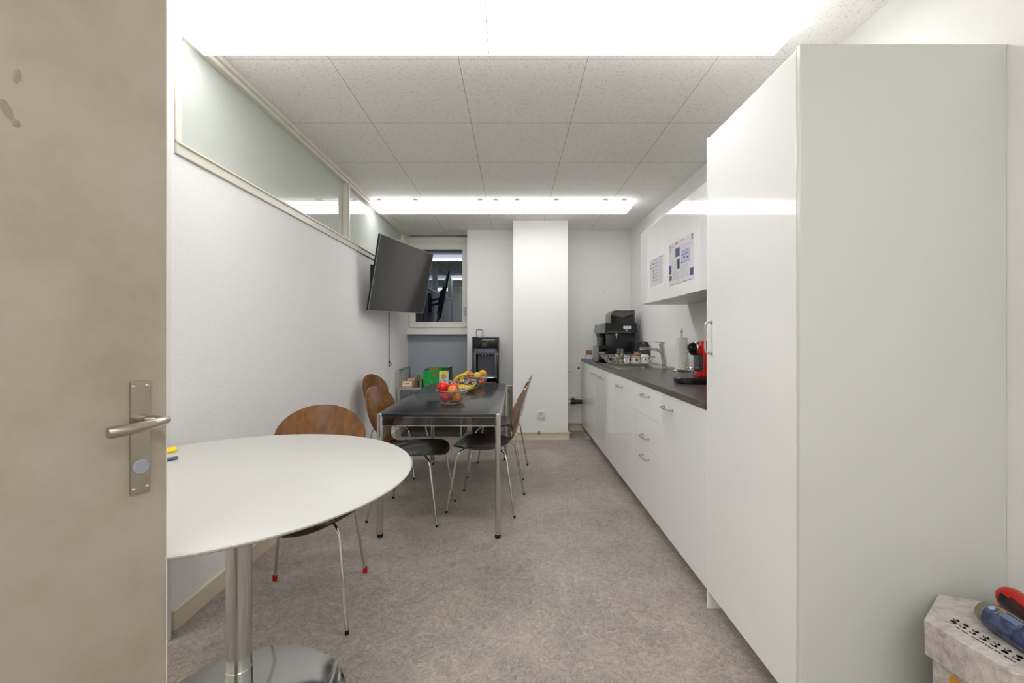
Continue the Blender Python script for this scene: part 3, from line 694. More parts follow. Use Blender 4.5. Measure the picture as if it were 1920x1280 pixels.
# drain pipe stub
t = thing('drain_pipe', 'black plastic drain pipe stub on the back wall beside the cabinets', 'pipe', (.78, 5.50, .37))
MB().cyl((.725, 5.50, .372), (.862, 5.50, .372), .024).cyl((.715, 5.50, .372), (.78, 5.50, .372), .03).build('pipe', 'dark', t)
MB().box(.738, .744, 5.46, 5.54, .395, .425, .002).box(.758, .764, 5.46, 5.54, .395, .425, .002).build('clamp', 'dark', t)
MB().cyl((.66, 5.50, .372), (.722, 5.50, .372), .02, r2=.027).build('pipe_end', 'white_ceramic', t)
t = thing('pipe', 'thin pale hose curving on the back wall above the drain pipe', 'hose', (.7, 5.56, .8))
MB().tube([(.655, 5.560, .83), (.67, 5.558, .78), (.70, 5.558, .745), (.74, 5.558, .735)], .003, 8).build('hose', 'nickel', t)
tag(MB().lathe([(0, .004), (.012, .003), (.014, 0)], (.83, 5.5635, .79), 14, (0, -1, 0)).sphere((.83, 5.556, .79), .006, n=12).build('wall_valve', 'ink_dark'), 'small round dark fitting on the back wall beside the worktop end', 'fitting')
for x, z in ((.683, 1.19), (.675, .745+.5), (.93, 1.19)): pass
q = MB()
for x, z in ((.687, 1.75), (1.155, 1.75), (.687, 1.342)): q.lathe([(0, .001), (.005, .0005)], (x, YB, z), 10, (0, -1, 0))
struct(q.build('trim_7', 'ink_grey'))
# socket on the pillar
t = thing('wall_socket', 'white square three-hole wall socket low on the pillar', 'socket', (.322, 5.08, .294))
MB().box(.280, .372, 5.068, 5.0795, .246, .338, .006).build('cover', 'socket_white', t)
MB().lathe([(.030, .001), (.030, -.004), (0, -.004)], (.326, 5.067, .292), 24, (0, -1, 0)).build('socket_well', 'paper_white', t)
q = MB()
for dx, dz in ((-.012, .012), (.012, .008), (-.008, -.012)): q.lathe([(0, .0005), (.006, 0)], (.326+dx, 5.0665, .292+dz), 12, (0, -1, 0))
q.build('pin_hole', 'ink_dark', t)
tag(MB().tube([(.30+.014*math.cos(a), 5.05, .085+.02*math.sin(a)) for a in [2*PI*i/16 for i in range(17)]], .004, 8, False).build('cable_ring', 'nickel'), 'small metal ring hanging on the rail under the wall socket', 'ring')

# ================================================================ television
p0 = Vector((-1.128, 4.585, 1.793)); yaw, tilt, roll = 1.366, .191, .027
u = Vector((math.cos(yaw), math.sin(yaw), 0)); n = Vector((math.sin(yaw), -math.cos(yaw), 0)); v = Vector((0, 0, 1))
n2 = n*math.cos(tilt)-v*math.sin(tilt); v2 = v*math.cos(tilt)+n*math.sin(tilt)
u3 = u*math.cos(roll)+v2*math.sin(roll); v3 = v2*math.cos(roll)-u*math.sin(roll)
T4 = Matrix(((u3.x, v3.x, n2.x, p0.x), (u3.y, v3.y, n2.y, p0.y), (u3.z, v3.z, n2.z, p0.z), (0, 0, 0, 1)))
t = thing('television', 'large flat screen on a swivel bracket on the left wall', 'television', (XL, 4.45, 1.72))
MB().box(-.615, .615, -.3525, .3525, -.022, -.002, .003, rot=T4).box(-.33, .33, -.25, .15, -.05, -.02, .01, rot=T4).build('back_shell', 'dark', t)
b = MB(); 
for a in ((-.615, .615, -.3525, -.346), (-.615, .615, .3465, .3525), (-.615, -.609, -.346, .3465), (.609, .615, -.346, .3465)): b.box(a[0], a[1], a[2], a[3], -.004, .002, .0008, rot=T4)
b.build('bezel', 'grey_plastic', t)
MB().box(-.608, .608, -.345, .346, -.003, .0003, rot=T4).build('screen', 'tv', t, False)
MB().box(-.02, .02, -.3515, -.3465, .002, .0026, rot=T4).build('badge', 'chrome', t, False)
MB().box(XL+.001, XL+.018, 4.30, 4.46, 1.58, 1.90, .003).box(XL+.018, XL+.03, 4.32, 4.34, 1.58, 1.90).build('wall_plate', 'dark', t)
arm = MB(); c_b = p0 - n2*.05
arm.tube([(XL+.018, 4.38, 1.78), (XL+.07, 4.44, 1.78), tuple(c_b)], .018, 10).tube([(XL+.018, 4.38, 1.70), (XL+.07, 4.44, 1.70), tuple(c_b-v3*.08)], .018, 10)
arm.build('arm', 'dark', t)
MB().box(-.1, .1, -.12, .12, -.07, -.05, .003, rot=T4).build('mount_plate', 'dark', t)
cb = MB(); pth = []
for i in range(40):
    z = 1.58-i*(1.58-.93)/39; pth.append((XL+.012+.002*math.sin(i*1.3), 4.91+.003*math.cos(i*1.3), z))
cb.tube(pth, .004, 6)
cb.tube([(XL+.012, 4.91, .93), (XL+.014, 4.93, .89), (XL+.016, 4.935, .87), (XL+.014, 4.91, .855), (XL+.012, 4.90, .88), (XL+.012, 4.91, .93)], .0035, 6, False)
cb.tube([(XL+.012, 4.91, .93), (XL+.02, 4.94, .90), (XL+.024, 4.955, .87)], .0035, 6)
tag(cb.build('power_cable', 'ink_dark'), 'thin twisted cable hanging down the left wall below the screen', 'cable')

# ================================================================ chairs
def make_chair():
    t = thing('dining_chair', '', 'chair', (0, 0, 0), 0, 'walnut plywood chairs with chrome legs', local=True)
    ctrl = [(-.292, .855), (-.275, .80), (-.25, .72), (-.228, .64), (-.212, .57), (-.196, .51), (-.168, .468), (-.12, .447), (-.06, .438), (.02, .436), (.10, .441), (.165, .444), (.21, .437), (.245, .418)]
    # resample spline by arc length (Catmull-Rom)
    P = [Vector((0, a, b)) for a, b in ctrl]; fine = []
    for i in range(len(P)-1):
        a, b, c, d = P[max(i-1, 0)], P[i], P[i+1], P[min(i+2, len(P)-1)]
        for k in range(10):
            s = k/10; fine.append(.5*((2*b)+(c-a)*s+(2*a-5*b+4*c-d)*s*s+(3*b-a-3*c+d)*s**3))
    fine.append(P[-1]); ds = [0]
    for a, b in zip(fine, fine[1:]): ds.append(ds[-1]+(b-a).length)
    Lt = ds[-1]
    wt_ = [(.155, .214), (.20, .207), (.24, .185), (.28, .145), (.315, .104), (.345, .078), (.375, .070), (.405, .080), (.435, .112), (.475, .160), (.52, .198), (.57, .216), (.62, .222)]
    def width(a):
        if a < .155: return .214*math.sqrt(max(0, 1-((.155-a)/.155)**2))
        if a > .62: return .222*max(0, 1-((a-.62)/(Lt-.62))**2.4)**.5
        for (a0, w0), (a1, w1) in zip(wt_, wt_[1:]):
            if a <= a1: s = (a-a0)/(a1-a0); s = s*s*(3-2*s)*.5+s*.5; return w0+(w1-w0)*s
        return .222
    ns, nt = 64, 20; rows = []
    for i in range(ns+1):
        f = i/ns; f = .5-.5*math.cos(PI*f); f = .55*f+.45*(i/ns)
        a = Lt*min(max(f, .0008), .9992); j = max(k for k in range(len(ds)-1) if ds[k] <= a)
        p = fine[j].lerp(fine[j+1], (a-ds[j])/(ds[j+1]-ds[j])); tg = (fine[j+1]-fine[j]).normalized(); nm = Vector((0, -tg.z, tg.y))  # up/forward normal
        w_ = width(a); row = []
        for k in range(nt+1):
            s = -1+2*k/nt; x = s*w_
            if a < .36: off = .6*x*x                # back edges wrap forward
            elif a > .5: off = .25*x*x-.0*abs(x)
            else: off = (.6+(.25-.6)*(a-.36)/.14)*x*x
            nmm = Vector((0, 1, 0)).lerp(Vector((0, 0, 1)), min(max((a-.36)/.14, 0), 1)).normalized()
            row.append(p+Vector((x, 0, 0))+nmm*off)
        rows.append(row)
    def shell(i0, i1):
        bm = bmesh.new(); vv = [[bm.verts.new(q) for q in r] for r in rows[i0:i1+1]]
        for a, b in zip(vv, vv[1:]):
            for k in range(nt):
                try: bm.faces.new((a[k], a[k+1], b[k+1], b[k]))
                except ValueError: pass
        bmesh.ops.remove_doubles(bm, verts=bm.verts, dist=1e-5)
        bmesh.ops.recalc_face_normals(bm, faces=bm.faces)
        return bm
    # split at the waist so seat and backrest are parts
    isp = min(range(ns+1), key=lambda i: abs(rows[i][nt//2].z-.478))
    for nm_, i0, i1, mm in (('backrest', 0, isp, 'walnut'), ('seat', isp, ns, 'walnut_dark')):
        mb = MB(); mb.bm.free(); mb.bm = shell(i0, i1)
        bmesh.ops.solidify(mb.bm, geom=mb.bm.faces[:], thickness=.009)
        mb.build(nm_, mm, t, True, 50)
    MB().lathe([(0, .418), (.085, .418), (.088, .424), (.085, .43), (0, .43)], (0, 0, 0), 28).build('under_seat_plate', 'dark', t)
    for sx in (-1, 1):
        for sy in (-1, 1):
            foot = Vector((sx*.213, sy*.235, .004)); kn = Vector((sx*.168, sy*.17, .395))
            pa = [Vector((sx*.03, sy*.03, .42)), Vector((sx*.10, sy*.10, .421))]+arc((sx*.10, sy*.10, .421), (sx*.158, sy*.160, .424), kn-(kn-foot)*0.06)[1:]
            lg = MB().tube(pa+[kn.lerp(foot, .5), foot+Vector((0, 0, .002))], .0072, 12).build('leg', 'chrome', t)
            MB().lathe([(0, 0), (.0085, 0), (.009, .004), (.0085, .014)], (foot.x, foot.y, 0.0005), 14).build('foot_cap', 'rubber', lg)
    return t
ch0 = make_chair()
def put(c, cen, fwd, label): c.location = (cen[0], cen[1], 0); c.rotation_euler = (0, 0, math.atan2(-fwd[0], fwd[1])); c['label'] = label
specs = [((-.924, 1.978), (.083, -.467), 'walnut chair behind the white round table, with two red feet'),
         ((-.684, 3.02), (.464, -.065), 'walnut chair at the left side of the black table, nearer one'),
         ((-1.02, 3.95), (.45, -.09), 'walnut chair by the left wall, farther of the two left of the table'),
         ((-.185, 3.165), (-.464, .083), 'walnut chair at the right side of the black table, nearer one'),
         ((-.126, 3.91), (-.469, .061), 'walnut chair at the right side of the black table, farther one')]
chairs = []
for i, (c_, f_, lb) in enumerate(specs):
    o = ch0 if i == 0 else copy_tree(ch0)
    chairs.append(o); put(o, c_, f_, lb)
# the two rear feet of the first chair are red
k = 0
for lg in [c for c in chairs[0].children if c.name.startswith('leg')]:
    cap_ = lg.children[0]
    yc_ = sum((vv.co.y for vv in cap_.data.vertices))/len(cap_.data.vertices)
    if yc_ < 0:
        cap_.data = cap_.data.copy(); cap_.data.materials[0] = M['red_cap']; cap_['label'] = 'red foot cap'
        for vv in cap_.data.vertices:
            vv.co.z *= 1.9
        fx = sum(vv.co.x for vv in cap_.data.vertices)/len(cap_.data.vertices)
        for vv in cap_.data.vertices: vv.co.x = fx+(vv.co.x-fx)*1.3; vv.co.y = yc_+(vv.co.y-yc_)*1.3
for o in chairs:
    if '_local' in o: del o['_local']

# ================================================================ round table
TX, TY, TR, TZ = -.890, 1.390, .557, .775
t = thing('round_table', 'round white pedestal table on a chrome column at the left', 'table', (TX, TY, 0))
MB().lathe([(0, TZ), (TR-.006, TZ), (TR-.002, TZ-.002), (TR, TZ-.004), (TR-.002, TZ-.0085), (TR-.03, TZ-.022), (TR-.10, TZ-.024), (0, TZ-.024)], (TX, TY, 0), 128).build('tabletop', 'table_white', t)
MB().lathe([(0, .751), (.14, .751), (.14, .742), (.04, .735), (.0365, .72), (.0365, .10), (.0365, .10)], (TX+.018, TY+.01, 0), 40).build('column', 'chrome', t)
MB().lathe([(.0365, .16), (.038, .158), (.038, .075), (.044, .05), (.06, .036), (.09, .028)], (TX+.018, TY+.01, 0), 40).build('collar', 'chrome', t)
MB().lathe([(.05, .030), (.12, .022), (.22, .016), (.29, .011), (.315, .006), (.318, .001), (0, .001)], (TX+.018, TY+.01, 0), 72).build('base', 'chrome', t)
tag(MB().loft([[(-1.36, 1.50, TZ+.001), (-1.257, 1.645, TZ+.001), (-1.30, 1.70, TZ+.001), (-1.38, 1.60, TZ+.001)], [(-1.36, 1.50, TZ+.008), (-1.257, 1.645, TZ+.008), (-1.30, 1.70, TZ+.008), (-1.38, 1.60, TZ+.008)]]).build('booklet', 'yellow', None, False), 'yellow booklet corner on the round table, half behind the door', 'booklet', 'booklets on the round table')
tag(MB().loft([[(-1.27, 1.40, TZ+.001), (-1.179, 1.545, TZ+.001), (-1.20, 1.575, TZ+.001), (-1.32, 1.45, TZ+.001)], [(-1.27, 1.40, TZ+.005), (-1.179, 1.545, TZ+.005), (-1.20, 1.575, TZ+.005), (-1.32, 1.45, TZ+.005)]]).build('booklet', 'deep_blue', None, False), 'dark blue leaflet corner on the round table, half behind the door', 'booklet', 'booklets on the round table')

# ================================================================ black table
A = Vector((-.436, 3.455, 0)); ang = math.radians(-.6)
t = thing('dining_table', 'long black table with chrome legs in the middle of the room', 'table', A, ang, None, True)
hw, hl = .371, .835
MB().box(-hw+.018, hw-.018, -hl+.006, hl-.006, .722, .741, .002).box(-hw+.004, hw-.004, -hl+.018, hl-.018, .7225, .7405, .002).build('tabletop', 'black_top', t)
MB().box(-hw+.003, -hw+.006, -hl+.02, hl-.02, .7235, .742).box(hw-.006, hw-.003, -hl+.02, hl-.02, .7235, .742).build('edge_strip', 'chrome', t, False)
zt0, zt1 = .664, .720
for sy in (-1, 1):
    yy = sy*(hl-.022)
    MB().box(-hw+.03, hw-.03, yy-.003, yy+.003, zt0+.005, zt1-.002).build('apron', 'apron_smoke', t, False)
    MB().box(-hw+.03, hw-.03, yy-.005, yy+.005, zt0, zt0+.005, .001).box(-hw+.03, hw-.03, yy-.005, yy+.005, zt1-.002, zt1+.0015, .001).build('rail', 'chrome', t, False)
    MB().box(sy*(hw-.02)-.008, sy*(hw-.02)+.008, -hl+.03, hl-.03, zt0, zt1, .004).build('side_rail', 'chrome', t, False)
for sx in (-1, 1):
    for sy in (-1, 1):
        x, y = sx*(hw-.0175), sy*(hl-.0175)
        lg = MB().lathe([(0, .741), (.016, .741), (.0175, .739), (.0175, .022), (.0165, .02)], (x, y, 0), 28).build('leg', 'chrome', t)
        MB().lathe([(0, .001), (.016, .001), (.0178, .004), (.0178, .021), (0, .021)], (x, y, 0), 24).build('foot_cap', 'rubber', lg)
del t['_local']
ZT = .7415

# bowls and fruit ---------------------------------------------------------
def glass_bowl(x, y, rb, rt, h, label):
    o = MB().lathe([(0, ZT+.001), (rb, ZT+.001), (rb+.004, ZT+.006), (rt-.006, ZT+h*.75), (rt, ZT+h), (rt-.003, ZT+h+.001), (rt-.009, ZT+h*.75), (rb, ZT+.008), (0, ZT+.006)], (x, y, 0), 48).m(1).lathe([(rt-.003, ZT+h-.001), (rt+.001, ZT+h-.001), (rt+.002, ZT+h+.001), (rt-.001, ZT+h+.003), (rt-.0035, ZT+h+.0015), (rt-.003, ZT+h-.001)], (x, y, 0), 48).lathe([(rb-.006, ZT+.0005), (rb+.002, ZT+.0005), (rb+.0035, ZT+.004), (rb-.002, ZT+.0045), (rb-.006, ZT+.0005)], (x, y, 0), 48).build('glass_bowl', ['bowl_glass', 'bowl_rim'])
    return tag(o, label, 'bowl', 'fruit bowls on the black table')
glass_bowl(-.430, 3.06, .074, .106, .088, 'clear glass bowl of red apples, nearest on the black table')
glass_bowl(-.335, 4.16, .060, .097, .080, 'clear glass bowl with yellow and orange fruit, far end of black table')

def apple(x, y, z, r, m, label, group, rx=0, ry=0):
    t = thing('apple', label, 'apple', (x, y, z), 0, group)
    prof = []
    for i in range(17):
        a = PI*i/16; rad = r*math.sin(a)*(1.0+.06*math.cos(a)); zz = r*.93*math.cos(a)
        if a < .55: zz -= r*.28*(1-a/.55)**1.5
        if a > PI-.45: zz += r*.16*(1-(PI-a)/.45)
        prof.append((rad, zz))
    Rm = Matrix.Translation((x, y, z)) @ Matrix.Rotation(ry, 4, 'Y') @ Matrix.Rotation(rx, 4, 'X')
    b = MB().lathe(prof, (0, 0, 0), 28); bmesh.ops.transform(b.bm, matrix=Rm, verts=b.bm.verts); b.build('apple_body', m, t, True, 80)
    s_ = MB().tube([(0, 0, r*.62), (.001, 0, r*.85), (.004, .001, r*1.08)], [.0012, .001, .0016], 6); bmesh.ops.transform(s_.bm, matrix=Rm, verts=s_.bm.verts); s_.build('stem', 'stem', t)
    return t
g1 = 'apples in the nearest glass bowl'
apple(-.467, 3.030, .782, .0345, 'apple_red', 'small red apple at bottom left of the nearest bowl', g1, .9)
apple(-.388, 3.025, .782, .0345, 'apple_mix', 'red and orange apple at bottom right of the nearest bowl', g1, .8, .5)
apple(-.430, 3.110, .782, .034, 'apple_pink', 'apple lying at the back bottom of the nearest bowl', g1)
apple(-.487, 3.055, .8465, .0425, 'apple_red', 'largest plain red apple, on top left in the nearest bowl', g1, -.2)
apple(-.414, 3.000, .836, .034, 'apple_mix', 'orange-red apple at top front of the nearest bowl, stem forward', g1, 1.0)
apple(-.418, 3.085, .848, .034, 'apple_pink', 'pinkish red apple at top back of the nearest bowl', g1, .3)
g2 = 'fruit in the farthest glass bowl'
apple(-.385, 4.14, .782, .034, 'apple_peach', 'red and white blushed fruit at lower left of the far bowl', g2)
apple(-.298, 4.12, .781, .033, 'apple_peach', 'orange fruit at lower right of the far bowl, stem forward', g2, 1.3)
apple(-.335, 4.195, .783, .034, 'apple_yellow', 'yellow fruit lying at the back of the far bowl', g2)
apple(-.398, 4.155, .828, .033, 'apple_peach', 'orange-pink apple on top left of the far bowl', g2, .3)
apple(-.335, 4.115, .832, .034, 'apple_yellow', 'pale yellow apple at top front of the far bowl', g2, .4)
apple(-.288, 4.17, .845, .035, 'apple_gold', 'golden yellow fruit, topmost in the far bowl', g2, .3, .5)

# wire fruit basket
BX, BY = -.405, 3.64
t = thing('fruit_basket', 'round open silver wire basket holding bananas on the black table', 'basket', (BX, BY, ZT))
b = MB(); RR, RBm, hB = .132, .062, .085
def ring(mb, r, z, w, n=48): mb.tube([(BX+r*math.cos(2*PI*i/n), BY+r*math.sin(2*PI*i/n), z) for i in range(n+1)], w, 8, False)
b.lathe([(RR-.001, ZT+hB-.006), (RR+.003, ZT+hB-.006), (RR+.003, ZT+hB+.008), (RR-.001, ZT+hB+.008), (RR-.001, ZT+hB-.006)], (BX, BY, 0), 48)
b.build('rim_band', 'chrome', t)
b = MB(); ring(b, RBm, ZT+.004, .0035); ring(b, RR*.84, ZT+hB*.42, .0015)
for i in range(36):
    a = 2*PI*i/36; c, s_ = math.cos(a), math.sin(a)
    b.tube([(BX+c*rad, BY+s_*rad, ZT+zz) for rad, zz in ((RBm, .004), (.095, .02), (.118, .05), (RR, hB))], .0014, 6)
b.build('wire_frame', 'chrome', t)
def banana(label, mw, L_=.17, R_=.11, group='bananas in the wire basket'):
    t = thing('banana', label, 'banana', mw.translation, 0, group)
    n = 16; span = L_/R_; path = []; rad = []
    for i in range(n+1):
        f = i/n; a = -span/2+span*f; path.append((R_*math.sin(a), 0, R_*(1-math.cos(a))))
        r = .0148*min(1, (math.sin(PI*min(max(f, .0), 1))**.42 if 0 < f < 1 else .0)+.25*(f > .9)*0)
        if f > .86: r = .0148*(.3+.7*max(0, (1-f)/.14)**.8)*.9
        rad.append(max(r, .0045))
    b = MB().tube(path, rad, 6); 
    bmesh.ops.transform(b.bm, matrix=mw, verts=b.bm.verts); b.build('peel', 'banana', t, True, 70)
    e1 = Vector(path[-1]); d_ = (Vector(path[-1])-Vector(path[-2])).normalized()
    s_ = MB().tube([e1-d_*.002, e1+d_*.018], [.0045, .0042], 8); s_.tube([Vector(path[0])+ (Vector(path[1])-Vector(path[0]))*.1, Vector(path[0])-(Vector(path[1])-Vector(path[0])).normalized()*.004], [.0046, .003], 8)
    bmesh.ops.transform(s_.bm, matrix=mw, verts=s_.bm.verts); s_.build('tip', 'stem', t)
    return t
words = ['outermost front', 'second', 'third', 'fourth', 'rearmost']
for i in range(5):
    a = math.radians(-20+i*20)
    mw = Matrix.Translation((BX+.015+i*.006, BY-.055+i*.026, ZT+.024+.002*i)) @ Matrix.Rotation(math.radians(-12+i*6), 4, 'Z') @ Matrix.Rotation(math.radians(-28), 4, 'X')
    banana(words[i]+' banana of the bunch lying in the wire basket', mw, .165, .10)
mw = Matrix.Translation((BX-.035, BY-.015, ZT+.093)) @ Matrix.Rotation(math.radians(12), 4, 'Z') @ Matrix.Rotation(math.radians(-22), 4, 'Y') @ Matrix.Rotation(PI, 4, 'X')
mw = Matrix.Translation((BX-.040, BY-.03, ZT+.128)) @ Matrix.Rotation(math.radians(5), 4, 'Z') @ Matrix.Rotation(math.radians(-30), 4, 'Y') @ Matrix.Rotation(PI, 4, 'X')
banana('upper left banana leaning up out of the wire basket', mw, .15, .11)
mw = Matrix.Translation((BX-.008, BY-.02, ZT+.128)) @ Matrix.Rotation(math.radians(15), 4, 'Z') @ Matrix.Rotation(math.radians(-55), 4, 'Y') @ Matrix.Rotation(PI, 4, 'X')
banana('upper right banana standing steeply in the wire basket', mw, .15, .12)

# salt carton on table
t = thing('salt_carton', 'white and yellow printed carton behind the red apples on the table', 'carton', (-.617, 3.93, ZT))
q = MB(); q.m(0).box(-.655, -.579, 3.90, 3.95, ZT+.001, .876, .002); q.m(1).box(-.656, -.578, 3.899, 3.951, .872, .884, .002).box(-.6555, -.5785, 3.8990, 3.900, ZT+.002, .775)
q.m(2).lathe([(0, .0006), (.026, .0003)], (-.617, 3.899, .842), 20, (0, -1, 0))
q.m(3); text_into(q, 'K-Sal', .030, Matrix.Translation((-.617, 3.8988, .803)) @ Matrix.Rotation(PI/2, 4, 'X'))
q.build('carton_body', ['paper_white', 'yellow', 'gold', 'olive'], t, False)

# ================================================================ side shelf by the window
t = thing('side_shelf', 'chrome tube side shelf with grey top under the window', 'shelf', (-1.0, 5.45, 0))
sz = .585
MB().box(-1.335, -.62, 5.20, 5.72, sz-.02, sz, .002).build('shelf_board', 'grey_plastic', t, False)
MB().box(-1.335, -.62, 5.185, 5.20, sz-.026, sz+.002, .003).build('front_rail', 'chrome', t)
for x, y in ((-1.345, 5.19), (-1.345, 5.72), (-.612, 5.19), (-.612, 5.51)):
    MB().lathe([(0, .80), (.0125, .80), (.0125, .001), (0, .001)] if x < -1 else [(0, .59), (.0125, .59), (.0125, .001), (0, .001)], (x, y, 0), 16).build('leg', 'chrome', t)
MB().cyl((-1.345, 5.19, .795), (-1.345, 5.72, .795), .0125).build('side_rail', 'nickel', t)
for i, yy in enumerate((5.30, 5.42, 5.54, 5.64)): MB().cyl((-1.345, yy, sz), (-1.345, yy, .79), .006, 12).build('guard_bar', 'chrome', t)
MB().box(-1.335, -.60, 5.24, 5.74, .002, .022, .002).build('low_panel', 'dark_panel', t, False)  # flat dark panel just above the floor

t = thing('fruit_carton', 'green dotted cardboard fruit carton standing on the side shelf', 'box', (-.91, 5.40, sz))
bx0, bx1, by0, by1, bz0, bz1 = -1.072, -.765, 5.24, 5.52, sz+.001, .80
q = MB(); q.box(bx0, bx1, by0, by0+.005, bz0, bz0+.13).box(bx0, bx0+.105, by0, by0+.005, bz0+.13, bz0+.16).box(bx1-.105, bx1, by0, by0+.005, bz0+.13, bz0+.16).box(bx0, bx1, by0, by0+.005, bz0+.16, bz1-.012)
q.box(bx0, bx0+.005, by0, by1, bz0, bz1-.01).box(bx0, bx1, by1-.005, by1, bz0, bz1+.005).box(bx0, bx1, by0, by1, bz0, bz0+.005).build('carton_wall', 'green', t, False)
MB().box(bx1-.005, bx1, by0, by1, bz0, bz1+.02).box(bx0+.02, bx0+.09, by0+.02, by0+.04, bz1-.02, bz1+.008).box(bx1-.09, bx1-.01, by0+.02, by0+.04, bz1-.02, bz1+.015).build('side_wall', 'dark_green', t, False)
MB().prism([(-.965+.06*math.cos(a)+.02, bz1-.014+.035*math.sin(a)) for a in [PI*i/12 for i in range(13)]], by0+.006, by0+.012, 'y').box(bx0+.10, bx1-.10, by0+.005, by0+.008, bz0+.125, bz0+.165).build('inner_flap', 'card_brown', t, False)

def tea(x0, x1, y0, y1, h, mats, label, marks):
    t = thing('tea_box', label, 'box', ((x0+x1)/2, (y0+y1)/2, sz), 0, 'small boxes on the side shelf')
    q = MB(); q.m(0).box(x0, x1, y0, y1, sz+.001, sz+h, .001)
    for ii, (u0, u1, v0, v1, k) in enumerate(marks): q.m(k).box(x0+(x1-x0)*u0, x0+(x1-x0)*u1, y0-.0008-ii*.0002, y0, sz+h*v0, sz+h*v1)
    q.build('box_body', mats, t, False)
tea(-1.318, -1.200, 5.22, 5.29, .072, ['pink_card', 'paper_white', 'ink_dark', 'yellow', 'orange_card'], 'white and salmon tea box at the left end of the side shelf', [(.02, .98, .3, .95, 1), (.3, .78, .58, .72, 2), (.02, .22, .5, .9, 3), (.0, 1, .0, .2, 4)])
tea(-1.27, -1.185, 5.31, 5.38, .100, ['orange_card', 'pink_card'], 'orange tea box behind the salmon tea box', [(.1, .9, .1, .4, 1)])
tea(-1.175, -1.135, 5.24, 5.30, .080, ['slate_plastic', 'ink_red'], 'small dark box beside the salmon tea box', [(.0, 1, .0, .15, 1)])
tea(-1.125, -1.09, 5.25, 5.36, .090, ['olive', 'dark'], 'narrow olive green box beside the small dark box', [(.0, .25, .0, .9, 1)])
tea(-1.205+.02, -1.185+.035, 5.40, 5.44, .13, ['olive'], 'slim tall green box standing behind the orange tea box', [])

# ================================================================ water dispenser
t = thing('water_dispenser', 'tall black water dispenser between the window and the pillar', 'water dispenser', (-.32, 5.33, 0))
dx0, dx1, dy0, dy1 = -.481, -.168, 5.17, 5.50
q = MB(); q.box(dx0, dx1, dy0+.10, dy1, .001, 1.188, .006).box(dx0, dx0+.035, dy0, dy0+.10, .62, 1.03, .004).box(dx1-.035, dx1, dy0, dy0+.10, .62, 1.03, .004)
q.box(dx0, dx1, dy0, dy0+.10, .001, .66, .006).box(dx0, dx1, dy0, dy0+.10, 1.02, 1.188, .006); q.build('body', 'black_gloss', t)
frame(MB(), dx0+.018, dx1-.022, dy0-.012, dy0+.004, .70, 1.045, .03, .006).build('bay_frame', 'slate_plastic', t)
MB().box(dx0+.06, dx1-.06, dy0+.085, dy0+.0985, .70, 1.02).build('bay_back', 'slate_plastic', t)
MB().box(dx0+.04, dx1-.045, dy0-.022, dy0+.03, .985, 1.03, .006).build('nozzle_housing', 'slate_plastic', t)
for i in range(3): MB().cyl((-.36+i*.035, dy0+.02, .985), (-.36+i*.035, dy0+.02, .972), .006, 10).build('nozzle', 'chrome', t)
MB().box(dx0+.05, dx1-.055, dy0-.03, dy0+.08, .70, .716, .004).build('drip_tray', 'chrome', t)
q = MB()
for x, z, r in ((-.350, 1.115, .010), (-.322, 1.115, .013), (-.350, 1.085, .012), (-.322, 1.085, .012)): q.lathe([(r-.003, .0006), (r, .0006)], (x, dy0-.0005, z), 18, (0, -1, 0))
q.build('button', 'grey_plastic', t)
MB().tube([(-.443, 5.33, 1.186), (-.443, 5.33, 1.255)]+arc((-.443, 5.33, 1.255), (-.443, 5.33, 1.275), (-.425, 5.33, 1.275), 4)[1:]+arc((-.385, 5.33, 1.275), (-.367, 5.33, 1.275), (-.367, 5.33, 1.255), 4)+[(-.367, 5.33, 1.186)], .008, 10).build('top_handle', 'chrome', t)
# chrome pipe between dispenser and pillar
t = thing('heating_pipe', 'thin metal pipes with hanging wire at the left of the pillar', 'pipe', (-.06, 5.40, 0))
MB().cyl((-.11, 5.25, .601), (-.003, 5.25, .601), .009).build('cross_pipe', 'nickel', t)
MB().cyl((-.022, 5.25, .001), (-.022, 5.25, .60), .010).cyl((-.045, 5.30, .001), (-.045, 5.30, .57), .007).build('upright_pipe', 'nickel', t)
MB().tube([(-.07, 5.235, .612), (-.074, 5.235, .57), (-.055, 5.235, .55), (-.05, 5.235, .52), (-.045, 5.235, .515)], .004, 8).build('hanging_wire', 'ink_dark', t)

# ================================================================ recycling bin with cans
cxh, cyh, sh, zh = 1.288, 1.118, .187, .445
def hexa(r, z): return [(cxh+r*math.cos(math.radians(157.5-60*k)), cyh+r*math.sin(math.radians(157.5-60*k)), z) for k in range(6)]
t = thing('cup_bin', 'hexagonal marble-patterned cardboard bin beside the tall cabinet', 'bin', (cxh, cyh, 0))
MB().loft([hexa(.172, .001), hexa(.172, zh-.02)]).build('bin_body', 'marble', t, False)
lid = MB().loft([hexa(.188, zh-.095), hexa(.190, zh-.002), hexa(.1885, zh)]).build('lid', 'marble', t, False)
pr = MB(); E0 = Vector((1.181, 1.181, zh)); du = Vector((.0024, -.0226, 0)); un = du.normalized(); dn = Vector((-un.y, un.x, 0))
def disc(c, ru, rn, z, n=14): pr.loft([[c+un*ru*math.cos(2*PI*i/n)+dn*rn*math.sin(2*PI*i/n)+Vector((0, 0, z)) for i in range(n)], [c+un*ru*math.cos(2*PI*i/n)+dn*rn*math.sin(2*PI*i/n)+Vector((0, 0, z+.0004)) for i in range(n)]])
